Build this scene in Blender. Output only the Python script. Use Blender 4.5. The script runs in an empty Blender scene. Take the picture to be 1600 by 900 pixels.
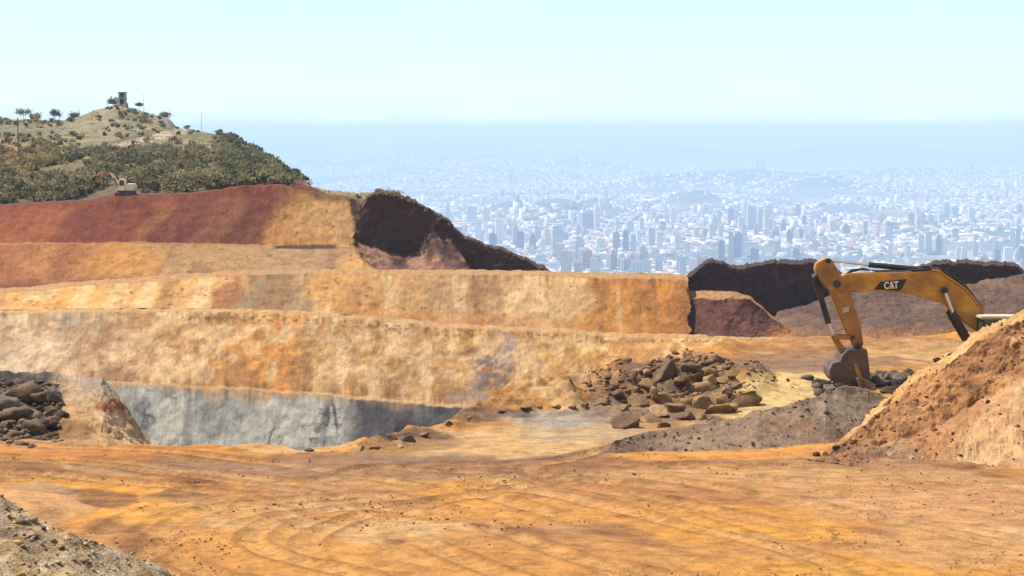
import bpy, bmesh, math, random
import numpy as np
from mathutils import Vector, Matrix

# ------------------------------------------------------------------ camera, sky, sun, exposure
scene = bpy.context.scene
R = math.radians
FPX, CX, CY, HORIZON = 2985.0, 800.0, 450.0, 205.0      # focal length in px of a 1600x900 frame
CAM_Z = 10.4
PITCH = math.atan((CY - HORIZON) / FPX)
cam_data = bpy.data.cameras.new('camera')
cam_data.lens = FPX * 36.0 / 1600.0
cam_data.sensor_width = 36.0
cam_data.clip_start = 0.5
cam_data.clip_end = 150000.0
cam = bpy.data.objects.new('camera', cam_data)
scene.collection.objects.link(cam)
cam.location = (0, 0, CAM_Z)
cam.rotation_euler = (math.pi / 2 - PITCH, 0, 0)
scene.camera = cam

SUN_EL, SUN_AZ = 59.0, 288.0        # azimuth clockwise from +Y: 270 is from the left, more is from behind the scene
EXPOSURE = 0.85
SUN_STRENGTH = 4.6
SKY_STRENGTH = 0.12
sd = Vector((math.sin(R(SUN_AZ)) * math.cos(R(SUN_EL)), math.cos(R(SUN_AZ)) * math.cos(R(SUN_EL)), math.sin(R(SUN_EL))))
sun_data = bpy.data.lights.new('sun', 'SUN')
sun_data.energy = SUN_STRENGTH
sun_data.angle = R(0.5)
sun_data.color = (1.0, 0.955, 0.88)
sun = bpy.data.objects.new('sun', sun_data)
scene.collection.objects.link(sun)
sun.rotation_euler = sd.to_track_quat('Z', 'Y').to_euler()
sun.location = (0, 0, 300)

world = bpy.data.worlds.new('World')
scene.world = world
world.use_nodes = True
wn, wl = world.node_tree.nodes, world.node_tree.links
wn.clear()
w_out = wn.new('ShaderNodeOutputWorld')
w_bg = wn.new('ShaderNodeBackground')
w_sky = wn.new('ShaderNodeTexSky')
w_sky.sky_type = 'NISHITA'
w_sky.sun_disc = False
w_sky.sun_elevation = R(SUN_EL)
w_sky.sun_rotation = R(SUN_AZ)
w_sky.altitude = 1200.0
w_sky.air_density = 0.7
w_sky.dust_density = 0.2
w_sky.ozone_density = 4.0
w_bg.inputs['Strength'].default_value = SKY_STRENGTH
# thin high cloud veils, part of the sky itself
w_tc = wn.new('ShaderNodeTexCoord')
w_map = wn.new('ShaderNodeMapping')
w_map.inputs['Scale'].default_value = (6.0, 6.0, 26.0)
w_noise = wn.new('ShaderNodeTexNoise')
w_noise.inputs['Scale'].default_value = 2.2
w_noise.inputs['Detail'].default_value = 7.0
w_noise.inputs['Roughness'].default_value = 0.55
w_ramp = wn.new('ShaderNodeMapRange')
w_ramp.inputs['From Min'].default_value = 0.42
w_ramp.inputs['From Max'].default_value = 0.72
w_ramp.inputs['To Min'].default_value = 0.45
w_ramp.inputs['To Max'].default_value = 0.85
w_mix = wn.new('ShaderNodeMix')
w_mix.data_type = 'RGBA'
w_mix.inputs['B'].default_value = (3.95, 4.6, 4.82, 1.0)
wl.new(w_tc.outputs['Generated'], w_map.inputs['Vector'])
wl.new(w_map.outputs['Vector'], w_noise.inputs['Vector'])
wl.new(w_noise.outputs['Fac'], w_ramp.inputs['Value'])
wl.new(w_ramp.outputs['Result'], w_mix.inputs['Factor'])
wl.new(w_sky.outputs['Color'], w_mix.inputs['A'])
wl.new(w_mix.outputs['Result'], w_bg.inputs['Color'])
wl.new(w_bg.outputs['Background'], w_out.inputs['Surface'])

vs = scene.view_settings
scene.display_settings.display_device = 'sRGB'
vs.view_transform = 'Standard'
vs.look = 'None'
vs.gamma = 1.0
vs.exposure = EXPOSURE
vs.use_curve_mapping = False
scene.render.engine = 'CYCLES'
cy = scene.cycles
cy.use_denoising = True
try:
    cy.denoiser = 'OPENIMAGEDENOISE'
except Exception:
    pass
cy.max_bounces = 6
cy.diffuse_bounces = 2
cy.glossy_bounces = 2
cy.transmission_bounces = 4
cy.transparent_max_bounces = 8
cy.volume_bounces = 1
cy.caustics_reflective = False
cy.caustics_refractive = False

# ------------------------------------------------------------------ helpers
COL = scene.collection
cP, sP = math.cos(PITCH), math.sin(PITCH)


def ray_point(px, py, y):
    """World point at horizontal distance y that the photograph shows at px, py (1600x900)."""
    px, py, y = np.broadcast_arrays(np.asarray(px, float), np.asarray(py, float), np.asarray(y, float))
    a = (px - CX) / FPX
    b = (CY - py) / FPX
    dx, dy, dz = a, cP + b * sP, -sP + b * cP
    s = y / dy
    return np.stack([dx * s, dy * s, CAM_Z + dz * s], -1)


def project(x, y, z):
    zz = z - CAM_Z
    depth = np.maximum(y * cP - zz * sP, 0.1)
    return CX + FPX * x / depth, CY - FPX * (y * sP + zz * cP) / depth


def flat_y(py, z=0.0):
    """Distance at which level z is seen at row py."""
    b = (CY - np.asarray(py, float)) / FPX
    return (CAM_Z - z) * (cP + b * sP) / (sP - b * cP)


def srgb(c):
    c = np.asarray(c, float) / 255.0
    return np.where(c <= 0.04045, c / 12.92, ((c + 0.055) / 1.055) ** 2.4)


def tone(c, k):
    """Base colour of a surface seen as sRGB c in light that shows a white one at k."""
    return np.clip(srgb(c) / k, 0.004, 0.72)


def _hash(ix, iy, iz, seed):
    h = (ix * np.uint32(374761393) + iy * np.uint32(668265263) + iz * np.uint32(2147483647 - 58) + np.uint32(seed * 974711 % 4294967291))
    h = (h ^ (h >> np.uint32(13))) * np.uint32(1274126177)
    h = h ^ (h >> np.uint32(16))
    h = (h * np.uint32(2246822519)) ^ (h >> np.uint32(15))
    return (h & np.uint32(0xFFFFFF)).astype(np.float32) / np.float32(0xFFFFFF)


def vnoise(x, y, z=0.0, seed=0):
    x, y, z = np.broadcast_arrays(np.asarray(x, np.float64), np.asarray(y, np.float64), np.asarray(z, np.float64))
    fx, fy, fz = np.floor(x), np.floor(y), np.floor(z)
    ix, iy, iz = [(f.astype(np.int64) & 0xFFFFFFFF).astype(np.uint32) for f in (fx, fy, fz)]
    tx, ty, tz = x - fx, y - fy, z - fz
    tx, ty, tz = [t * t * t * (t * (t * 6 - 15) + 10) for t in (tx, ty, tz)]
    one = np.uint32(1)
    with np.errstate(over='ignore'):
        c = lambda a, b, d: _hash(ix + one * np.uint32(a), iy + one * np.uint32(b), iz + one * np.uint32(d), seed)
        x00 = c(0, 0, 0) * (1 - tx) + c(1, 0, 0) * tx
        x10 = c(0, 1, 0) * (1 - tx) + c(1, 1, 0) * tx
        x01 = c(0, 0, 1) * (1 - tx) + c(1, 0, 1) * tx
        x11 = c(0, 1, 1) * (1 - tx) + c(1, 1, 1) * tx
    return ((x00 * (1 - ty) + x10 * ty) * (1 - tz) + (x01 * (1 - ty) + x11 * ty) * tz) * 2 - 1


def fbm(x, y, z=0.0, octaves=4, seed=0, gain=0.5):
    s, a, n = 0.0, 1.0, 0.0
    f = 1.0
    for o in range(octaves):
        s = s + a * vnoise(np.asarray(x) * f + 17.3 * o, np.asarray(y) * f - 9.1 * o, np.asarray(z) * f, seed + o)
        n += a
        a *= gain
        f *= 2.03
    return s / n


def ridged(x, y, z=0.0, octaves=3, seed=0):
    s, a, n, f = 0.0, 1.0, 0.0, 1.0
    for o in range(octaves):
        s = s + a * (1 - np.abs(vnoise(np.asarray(x) * f + 7.7 * o, np.asarray(y) * f + 3.3 * o, np.asarray(z) * f, seed + 40 + o)) * 2)
        n += a
        a *= 0.5
        f *= 2.1
    return s / n


def sstep(a, b, x):
    t = np.clip((np.asarray(x, float) - a) / (b - a), 0, 1)
    return t * t * (3 - 2 * t)


def mixc(c, target, w):
    return c * (1 - w[..., None]) + np.asarray(target) * w[..., None]


def pal(u, xs, cols):
    cols = np.asarray(cols, float)
    return np.stack([np.interp(u, xs, cols[:, k]) for k in range(3)], -1)


def tag(o, label=None, cat=None, group=None, kind=None):
    if label:
        o['label'] = label
    if cat:
        o['category'] = cat
    if group:
        o['group'] = group
    if kind:
        o['kind'] = kind
    return o


def mesh_obj(name, V, faces, mat=None, parent=None, colors=None, smooth=False):
    """V (n,3); faces: (m,k) array or list of tuples; colors (n,3) linear base colours."""
    V = np.asarray(V, np.float32)
    me = bpy.data.meshes.new(name)
    if isinstance(faces, np.ndarray):
        m, k = faces.shape
        me.vertices.add(len(V))
        me.vertices.foreach_set('co', V.ravel())
        me.loops.add(m * k)
        me.loops.foreach_set('vertex_index', faces.astype(np.int32).ravel())
        me.polygons.add(m)
        me.polygons.foreach_set('loop_start', np.arange(0, m * k, k, dtype=np.int32))
        me.polygons.foreach_set('loop_total', np.full(m, k, np.int32))
        me.update(calc_edges=True)
    else:
        me.from_pydata([tuple(v) for v in V], [], faces)
        me.update()
    if smooth:
        me.polygons.foreach_set('use_smooth', np.ones(len(me.polygons), bool))
    if colors is not None:
        at = me.color_attributes.new('tone', 'FLOAT_COLOR', 'POINT')
        c4 = np.ones((len(V), 4), np.float32)
        c4[:, :3] = colors
        at.data.foreach_set('color', c4.ravel())
    if mat:
        me.materials.append(mat)
    me.validate()
    o = bpy.data.objects.new(name, me)
    COL.objects.link(o)
    if parent:
        o.parent = parent
    return o


def grid_faces(n, m):
    a = np.arange(n * m).reshape(n, m)
    return np.stack([a[:-1, :-1], a[:-1, 1:], a[1:, 1:], a[1:, :-1]], -1).reshape(-1, 4)


def grid_obj(name, V, mat, colors=None, mask=None, smooth=True):
    n, m = V.shape[:2]
    f = grid_faces(n, m)
    # make faces look up / towards the viewer
    if mask is not None:
        keep = mask[:-1, :-1] | mask[:-1, 1:] | mask[1:, 1:] | mask[1:, :-1]
        f = f[keep.ravel()]
        used = np.zeros(n * m, bool)
        used[f.ravel()] = True
        idx = np.cumsum(used) - 1
        f = idx[f]
        return mesh_obj(name, V.reshape(-1, 3)[used], f, mat, None, None if colors is None else colors.reshape(-1, 3)[used], smooth)
    return mesh_obj(name, V.reshape(-1, 3), f, mat, None, None if colors is None else colors.reshape(-1, 3), smooth)


def empty(name, loc=(0, 0, 0), rz=0.0):
    o = bpy.data.objects.new(name, None)
    o.location = loc
    o.rotation_euler = (0, 0, rz)
    COL.objects.link(o)
    return o


# ------------------------------------------------------------------ materials
def new_mat(name):
    m = bpy.data.materials.new(name)
    m.use_nodes = True
    nt = m.node_tree
    nt.nodes.clear()
    out = nt.nodes.new('ShaderNodeOutputMaterial')
    b = nt.nodes.new('ShaderNodeBsdfPrincipled')
    nt.links.new(b.outputs['BSDF'], out.inputs['Surface'])
    return m, nt, b


def earth_mat(name, s1=1.5, s2=9.0, var=0.35, bump=0.5, dist=0.12, rough=0.95, streak=None, crumb=0.0):
    """Soil and rock: the mesh carries the geology's colours, noise breaks them up and roughens the surface."""
    m, nt, b = new_mat(name)
    N, L = nt.nodes, nt.links
    at = N.new('ShaderNodeAttribute')
    at.attribute_name = 'tone'
    geo = N.new('ShaderNodeNewGeometry')
    n1 = N.new('ShaderNodeTexNoise')
    n1.inputs['Scale'].default_value = s1
    n1.inputs['Detail'].default_value = 8.0
    n1.inputs['Roughness'].default_value = 0.65
    n2 = N.new('ShaderNodeTexNoise')
    n2.inputs['Scale'].default_value = s2
    n2.inputs['Detail'].default_value = 4.0
    n2.inputs['Roughness'].default_value = 0.6
    for n in (n1, n2):
        L.new(geo.outputs['Position'], n.inputs['Vector'])
    add = N.new('ShaderNodeMath')
    add.operation = 'MULTIPLY_ADD'
    add.inputs[1].default_value = 0.6
    L.new(n2.outputs['Fac'], add.inputs[0])
    L.new(n1.outputs['Fac'], add.inputs[2])
    if streak:                                  # scraped marks drawn out along one direction
        mp = N.new('ShaderNodeMapping')
        mp.inputs['Scale'].default_value = streak
        mp.inputs['Rotation'].default_value = (0, R(7), 0)
        n3 = N.new('ShaderNodeTexNoise')
        n3.inputs['Scale'].default_value = 1.0
        n3.inputs['Detail'].default_value = 6.0
        n3.inputs['Roughness'].default_value = 0.7
        L.new(geo.outputs['Position'], mp.inputs['Vector'])
        L.new(mp.outputs['Vector'], n3.inputs['Vector'])
        ad2 = N.new('ShaderNodeMath')
        ad2.operation = 'MULTIPLY_ADD'
        ad2.inputs[1].default_value = 0.7
        L.new(n3.outputs['Fac'], ad2.inputs[0])
        L.new(add.outputs[0], ad2.inputs[2])
        ad3 = N.new('ShaderNodeMath')
        ad3.operation = 'SUBTRACT'
        ad3.inputs[1].default_value = 0.35
        L.new(ad2.outputs[0], ad3.inputs[0])
        add = ad3
    mr = N.new('ShaderNodeMapRange')
    mr.inputs['From Min'].default_value = 0.55
    mr.inputs['From Max'].default_value = 1.05
    mr.inputs['To Min'].default_value = 1.0 - var
    mr.inputs['To Max'].default_value = 1.0 + var
    L.new(add.outputs[0], mr.inputs['Value'])
    mul = N.new('ShaderNodeMix')
    mul.data_type = 'RGBA'
    mul.blend_type = 'MULTIPLY'
    mul.inputs['Factor'].default_value = 1.0
    L.new(at.outputs['Color'], mul.inputs['A'])
    L.new(mr.outputs['Result'], mul.inputs['B'])
    L.new(mul.outputs['Result'], b.inputs['Base Color'])
    b.inputs['Roughness'].default_value = rough
    b.inputs['Specular IOR Level'].default_value = 0.15
    bp = N.new('ShaderNodeBump')
    bp.inputs['Strength'].default_value = bump
    bp.inputs['Distance'].default_value = dist
    L.new(add.outputs[0], bp.inputs['Height'])
    L.new(bp.outputs['Normal'], b.inputs['Normal'])
    return m


def flat_mat(name, color, rough=0.5, metal=0.0, spec=0.4, var=0.12, scale=6.0, dirt=None, dirt_amt=0.0):
    """Paint, steel, rubber and so on, with a little unevenness and an optional coat of dust."""
    m, nt, b = new_mat(name)
    N, L = nt.nodes, nt.links
    tc = N.new('ShaderNodeTexCoord')
    n1 = N.new('ShaderNodeTexNoise')
    n1.inputs['Scale'].default_value = scale
    n1.inputs['Detail'].default_value = 6.0
    L.new(tc.outputs['Object'], n1.inputs['Vector'])
    mr = N.new('ShaderNodeMapRange')
    mr.inputs['From Min'].default_value = 0.3
    mr.inputs['From Max'].default_value = 0.7
    mr.inputs['To Min'].default_value = 1.0 - var
    mr.inputs['To Max'].default_value = 1.0 + var
    L.new(n1.outputs['Fac'], mr.inputs['Value'])
    mul = N.new('ShaderNodeMix')
    mul.data_type = 'RGBA'
    mul.blend_type = 'MULTIPLY'
    mul.inputs['Factor'].default_value = 1.0
    mul.inputs['A'].default_value = (*color, 1)
    L.new(mr.outputs['Result'], mul.inputs['B'])
    res = mul.outputs['Result']
    if dirt is not None:
        n2 = N.new('ShaderNodeTexNoise')
        n2.inputs['Scale'].default_value = scale * 0.4
        n2.inputs['Detail'].default_value = 8.0
        n2.inputs['Roughness'].default_value = 0.7
        L.new(tc.outputs['Object'], n2.inputs['Vector'])
        r2 = N.new('ShaderNodeMapRange')
        r2.inputs['From Min'].default_value = 0.42
        r2.inputs['From Max'].default_value = 0.66
        r2.inputs['To Max'].default_value = dirt_amt
        L.new(n2.outputs['Fac'], r2.inputs['Value'])
        mx = N.new('ShaderNodeMix')
        mx.data_type = 'RGBA'
        mx.inputs['B'].default_value = (*dirt, 1)
        L.new(r2.outputs['Result'], mx.inputs['Factor'])
        L.new(res, mx.inputs['A'])
        res = mx.outputs['Result']
    L.new(res, b.inputs['Base Color'])
    b.inputs['Roughness'].default_value = rough
    b.inputs['Metallic'].default_value = metal
    b.inputs['Specular IOR Level'].default_value = spec
    return m


M_GROUND = earth_mat('ground_soil', 1.4, 11.0, 0.42, 0.8, 0.10, streak=(1.4, 3.2, 1.0))
M_FACE = earth_mat('bench_soil', 0.8, 8.0, 0.36, 0.55, 0.20, streak=(3.0, 1.5, 0.22))
M_HEAP = earth_mat('heap_soil', 2.4, 13.0, 0.38, 0.8, 0.09)
M_ORE = earth_mat('ore_soil', 1.2, 5.0, 0.45, 0.9, 0.35)
M_HILL = earth_mat('hill_grass', 0.25, 1.6, 0.45, 0.8, 0.8)
M_STONE = earth_mat('loose_stone', 3.0, 14.0, 0.30, 0.7, 0.05)
M_GRAVEL = earth_mat('gravel_bank_soil', 5.0, 22.0, 0.65, 1.0, 0.08)
M_PLAIN = earth_mat('far_plain', 0.002, 0.012, 0.30, 0.0, 0.1)
# ------------------------------------------------------------------ the quarry floor (one sheet, with the pit cut into it)
KG = 2.08     # how bright a white level surface shows here
KF = 1.5     # and a steep face that looks at the camera


def yedge(x):
    return np.interp(x, [-140, -60, -22, -19.3, -15.0, -12.7, -6.9, -5.0, -3.5, -0.9, 1.7, 5.4, 9.9],
                     [68, 66, 64.6, 64.4, 64.0, 63.6, 62.2, 62.4, 65.6, 70.0, 73.0, 80.8, 89.4])


def dist_poly(x, y, pts):
    """Distance of points to a polyline and the arc length of the foot."""
    best = np.full(np.shape(x), 1e9)
    side = np.zeros(np.shape(x))
    arc = np.zeros(np.shape(x))
    acc = 0.0
    for (ax, ay), (bx, by) in zip(pts[:-1], pts[1:]):
        ex, ey = bx - ax, by - ay
        l2 = ex * ex + ey * ey + 1e-9
        t = np.clip(((x - ax) * ex + (y - ay) * ey) / l2, 0, 1)
        qx, qy = x - (ax + t * ex), y - (ay + t * ey)
        d = np.hypot(qx, qy)
        m = d < best
        best = np.where(m, d, best)
        side = np.where(m, np.sign(ex * qy - ey * qx), side)
        arc = np.where(m, acc + t * math.sqrt(l2), arc)
        acc += math.sqrt(l2)
    return best, side, arc


def curve_pts(pxy, n=14):
    """Smooth curve through photo points lying on the level floor -> world (x, y)."""
    p = np.array(pxy, float)
    out = []
    q = np.vstack([2 * p[0] - p[1], p, 2 * p[-1] - p[-2]])
    for i in range(1, len(q) - 2):
        for t in np.linspace(0, 1, n, endpoint=False):
            a, b, c, d = q[i - 1], q[i], q[i + 1], q[i + 2]
            out.append(0.5 * ((2 * b) + (-a + c) * t + (2 * a - 5 * b + 4 * c - d) * t * t + (-a + 3 * b - 3 * c + d) * t ** 3))
    out.append(p[-1])
    out = np.array(out)
    yy = flat_y(out[:, 1])
    w = ray_point(out[:, 0], out[:, 1], yy)
    return [(a, b) for a, b in w[:, :2]]


TRACKS = [
    [(1000, 705), (850, 738), (700, 768), (520, 800), (420, 850), (430, 910)],
    [(560, 788), (400, 800), (330, 830), (320, 860), (380, 890), (500, 915)],
    [(600, 795), (450, 803), (372, 832), (368, 858), (425, 888), (600, 915)],
    [(640, 800), (500, 812), (412, 834), (415, 858), (480, 885), (640, 900)],
    [(402, 790), (398, 850), (372, 910)],
    [(500, 745), (800, 762), (1100, 850), (1240, 910)],
    [(600, 738), (900, 768), (1300, 858), (1480, 910)],
    [(700, 733), (1050, 768), (1640, 880)],
    [(900, 733), (1300, 778), (1660, 830)],
    [(1100, 735), (1400, 747), (1660, 762)],
    [(-60, 720), (250, 745), (600, 800), (900, 910)],
    [(-60, 700), (300, 726), (700, 790), (1150, 910)],
    [(130, 890), (300, 800), (600, 748), (1000, 722), (1300, 716)],
    [(-60, 758), (200, 768), (420, 768), (700, 744)],
    [(650, 830), (900, 850), (1200, 905)],
]
TRACKS = [curve_pts(t) for t in TRACKS]

HUMP = [(1.2, 74.0), (3.4, 77.0), (5.4, 81.0), (8.0, 86.0), (10.5, 90.0), (15.0, 91.5), (22.0, 92.0)]
RIM = [(-5.2, 61.8), (-3.8, 64.6), (-1.2, 69.2), (1.2, 71.6), (2.6, 74.0)]
RUBBLE_AREA = [(0.8, 70.8), (3.2, 72.6), (6.0, 75.0), (8.6, 77.5)]


def ground_height(x, y):
    xe = 10.5 + (y - 90) * 0.118
    wr = sstep(-2.0, 2.0, x - xe + 0.8 * fbm(x * 0.2, y * 0.1, 0, 3, 3))
    s = y - yedge(np.minimum(x, 9.9)) + 1.5 * fbm(x * 0.45, y * 0.3, 0, 5, 5, 0.6)
    raw = sstep(-0.3, 8.5, s)
    pit = raw * (1 - wr)
    yard = -0.111 * np.maximum(0, y - 92.5 + 1.2 * fbm(x * 0.15, y * 0.15, 2, 3, 8)) * (x > -30)
    left = -0.055 * np.clip(y - 68, 0, 40) * sstep(-11, -15, x)
    z = yard * wr + (1 - wr) * (left - 25.0 * raw)
    flat = (1 - pit)
    # broad unevenness, running mostly across the view
    z = z + flat * (0.10 * fbm(x * 0.07, y * 0.11, 0, 3, 11) + 0.05 * fbm(x * 0.22 + y * 0.16, y * 0.45 - x * 0.2, 0, 4, 12))
    # clods and scuffs
    z = z + flat * 0.035 * np.maximum(0, fbm(x * 0.9, y * 1.1, 0, 4, 13))
    # rocky hump along the pit edge
    d, _, arc = dist_poly(x, y, HUMP)
    z = z + flat * (0.62 + 0.35 * fbm(arc * 0.5, d * 0.4, 0, 3, 14)) * np.exp(-(d / 1.9) ** 2)
    d, _, arc = dist_poly(x, y, RUBBLE_AREA)
    z = z + flat * (0.5 + 0.8 * np.maximum(-0.3, fbm(x * 0.9, y * 0.9, 0, 4, 15)) + 0.25 * ridged(x * 1.1, y * 1.1, 0, 3, 18)) * np.exp(-(d / 2.8) ** 2)
    d, _, arc = dist_poly(x, y, RIM)
    z = z + flat * (0.10 + 0.34 * np.maximum(0, ridged(x * 0.8, y * 0.8, 0, 3, 20))) * np.exp(-(d / 0.9) ** 2)
    # pale bank of crushed rock at the end of the ramp
    z = z + flat * 0.5 * np.exp(-((x - 1.2) / 2.6) ** 2 - ((y - 71.0) / 1.7) ** 2)
    # the embankment the photograph was taken from
    z = z + 8.7 * sstep(21, 6, y + 1.5 * fbm(x * 0.1, y * 0.1, 0, 3, 16))
    # pit walls are broken
    z = z + np.clip(pit * 6, 0, 1) * 0.9 * sstep(100, 92, y) * fbm(x * 0.25, y * 0.25, 0, 4, 17)
    return z


def rut_fields(x, y):
    """How deep tyre tracks press the floor, 0..1, and the ribs thrown up beside them."""
    rut = np.zeros(x.shape)
    rib = np.zeros(x.shape)
    core = (y > 38) & (y < 70) & (np.abs(x) < 26)
    xs, ys = x[core], y[core]
    wx = xs + 0.14 * fbm(xs * 0.35, ys * 0.35, 0, 3, 21)
    wy = ys + 0.14 * fbm(xs * 0.35, ys * 0.35, 5, 3, 22)
    r = np.zeros(xs.shape)
    b = np.zeros(xs.shape)
    for i, t in enumerate(TRACKS):
        d, side, arc = dist_poly(wx, wy, t)
        gap = 1.0 + 0.25 * (i % 3)
        for k in (-1, 1):
            e = np.abs(d * side - k * gap)
            lug = 0.86 + 0.14 * np.sign(np.sin(arc * 14.0 + k))
            wear = np.clip(0.45 + 1.3 * fbm(arc * 0.12, np.full_like(arc, i * 3.1 + k), 0, 3, 23), 0, 1)
            r = np.maximum(r, sstep(0.46, 0.16, e) * lug * wear)
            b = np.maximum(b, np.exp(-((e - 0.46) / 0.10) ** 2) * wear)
    rut[core] = r
    rib[core] = b
    return rut, rib


def patches(c, px, py, lst, seed=31):
    wx = px + 26 * fbm(px * 0.02, py * 0.05, 0, 4, seed)
    wy = py + 9 * fbm(px * 0.02, py * 0.05, 4, 4, seed + 1)
    for (cx_, cy_, rx, ry, col, st) in lst:
        q = ((wx - cx_) / rx) ** 2 + ((wy - cy_) / ry) ** 2
        c = mixc(c, col, st * sstep(1.25, 0.55, q))
    return c


def build_ground():
    xs = np.concatenate([np.linspace(-160, -36, 63)[:-1], np.linspace(-36, -26, 41)[:-1], np.linspace(-26, 26, 640)[:-1], np.linspace(26, 40, 57)[:-1], np.linspace(40, 160, 61)])
    ys = np.concatenate([np.linspace(-60, 38, 60)[:-1], np.linspace(38, 72, 420)[:-1], np.linspace(72, 96, 210)[:-1], np.linspace(96, 224, 200)])
    X, Y = np.meshgrid(xs, ys)
    Z = ground_height(X, Y)
    px, py = project(X, Y, Z)
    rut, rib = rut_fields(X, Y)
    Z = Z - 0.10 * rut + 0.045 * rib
    # base colours
    t = lambda c: tone(c, KG)
    diag = fbm(X * 0.55 + Y * 0.36, (Y * 0.62 - X * 0.62) * 0.12, 0, 5, 33)     # scraped streaks that run towards the camera
    wide = fbm(X * 0.06, Y * 0.55, 0, 5, 34)
    blot = fbm(X * 0.16, Y * 0.22, 0, 5, 35)
    c = np.broadcast_to(t((202, 142, 80)), X.shape + (3,)).copy()
    c = mixc(c, t((232, 160, 66)), sstep(0.0, 0.45, blot + 0.3 * wide) * 0.75)
    c = mixc(c, t((196, 146, 100)), sstep(0.0, 0.4, -blot + 0.4 * wide) * 0.8)
    c = mixc(c, t((150, 96, 58)), sstep(0.12, 0.36, diag * 0.8 - 0.5 * blot + 0.3 * wide) * 0.7)
    c = mixc(c, t((218, 174, 122)), sstep(0.12, 0.36, -diag + 0.3 * wide) * 0.75)
    dk = fbm(X * 1.3, Y * 0.9, 0, 4, 36)
    c = mixc(c, t((120, 78, 48)), sstep(0.38, 0.62, dk) * 0.6)
    P = [
        (600, 732, 440, 17, t((162, 122, 92)), 0.9), (900, 722, 260, 14, t((156, 106, 70)), 0.9), (700, 712, 300, 9, t((150, 118, 96)), 0.8),
        (150, 700, 220, 22, t((212, 138, 68)), 0.8), (60, 690, 110, 14, t((216, 150, 92)), 0.9), (330, 716, 220, 8, t((170, 112, 68)), 0.7),
        (130, 778, 85, 18, t((150, 98, 62)), 0.9), (275, 775, 60, 10, t((148, 104, 70)), 0.8), (170, 822, 50, 13, t((158, 104, 64)), 0.9),
        (60, 775, 60, 25, t((186, 146, 104)), 0.8), (400, 835, 20, 55, t((226, 168, 96)), 0.7), (345, 845, 60, 22, t((226, 160, 88)), 0.6),
        (250, 800, 90, 20, t((232, 164, 78)), 0.7), (420, 870, 180, 50, t((228, 156, 70)), 0.6), (470, 770, 130, 14, t((184, 124, 76)), 0.6),
        (1200, 745, 330, 16, t((210, 160, 108)), 0.75), (1330, 722, 260, 10, t((176, 128, 92)), 0.7), (1450, 790, 240, 28, t((214, 158, 108)), 0.75),
        (1130, 712, 210, 9, t((222, 150, 76)), 0.9), (1180, 704, 130, 9, t((226, 156, 80)), 0.9), (1000, 770, 260, 22, t((190, 128, 74)), 0.55),
        (900, 800, 420, 18, t((226, 154, 74)), 0.55), (1500, 850, 160, 40, t((220, 166, 112)), 0.5), (700, 880, 300, 30, t((226, 154, 72)), 0.5),
        # beyond the floor's rim: ramp, crushed rock, yard
        (780, 690, 190, 26, t((216, 170, 114)), 0.95), (900, 668, 110, 26, t((200, 164, 122)), 0.9), (880, 652, 110, 16, t((180, 162, 142)), 0.95),
        (640, 690, 90, 14, t((170, 126, 86)), 0.9), (760, 648, 90, 8, t((120, 90, 72)), 0.8), (650, 678, 50, 8, t((104, 80, 66)), 0.8), (590, 702, 60, 7, t((190, 138, 86)), 0.8),
        (1060, 620, 150, 45, t((150, 112, 80)), 0.95), (960, 645, 60, 22, t((160, 130, 106)), 0.8), (1040, 575, 75, 18, t((128, 98, 82)), 0.85),
        (1230, 610, 110, 38, t((228, 190, 126)), 0.97), (1180, 648, 60, 14, t((226, 184, 126)), 0.9), (1260, 563, 160, 12, t((164, 122, 88)), 0.95),
        (1200, 573, 170, 8, t((150, 116, 92)), 0.7), (1350, 545, 220, 8, t((176, 124, 82)), 0.8), (1420, 548, 110, 8, t((214, 164, 104)), 0.8),
        (1160, 538, 110, 7, t((204, 142, 80)), 0.8), (1300, 530, 200, 6, t((186, 130, 86)), 0.7), (1500, 535, 120, 7, t((206, 158, 108)), 0.8),
        # spur beside the pale rock wall, brown shade of its hollows painted in
        (110, 625, 90, 30, t((190, 160, 124)), 0.9), (125, 670, 60, 26, t((182, 136, 86)), 0.95), (175, 668, 40, 24, t((216, 180, 140)), 0.9),
        (165, 632, 24, 14, t((170, 104, 76)), 0.9), (45, 630, 60, 36, t((120, 98, 84)), 0.95), (15, 605, 30, 16, t((150, 138, 126)), 0.9),
    ]
    c = patches(c, px, py, P)
    s = Y - yedge(np.minimum(X, 9.9))
    inpit = (Z < -3.0) & (Y < 150) & (X < 12)
    c = mixc(c, t((186, 150, 108)), inpit * 0.8)
    # pressed soil in the ruts is paler; ribs darker, painting in the shaded rut sides
    c = mixc(c, t((224, 170, 106)), rut * 0.55)
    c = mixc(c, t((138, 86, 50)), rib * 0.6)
    V = np.stack([X, Y, Z], -1)
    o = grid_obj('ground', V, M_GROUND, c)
    tag(o, 'orange quarry floor crossed by curved tyre tracks', 'ground', kind='structure')
    return o


build_ground()


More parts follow.
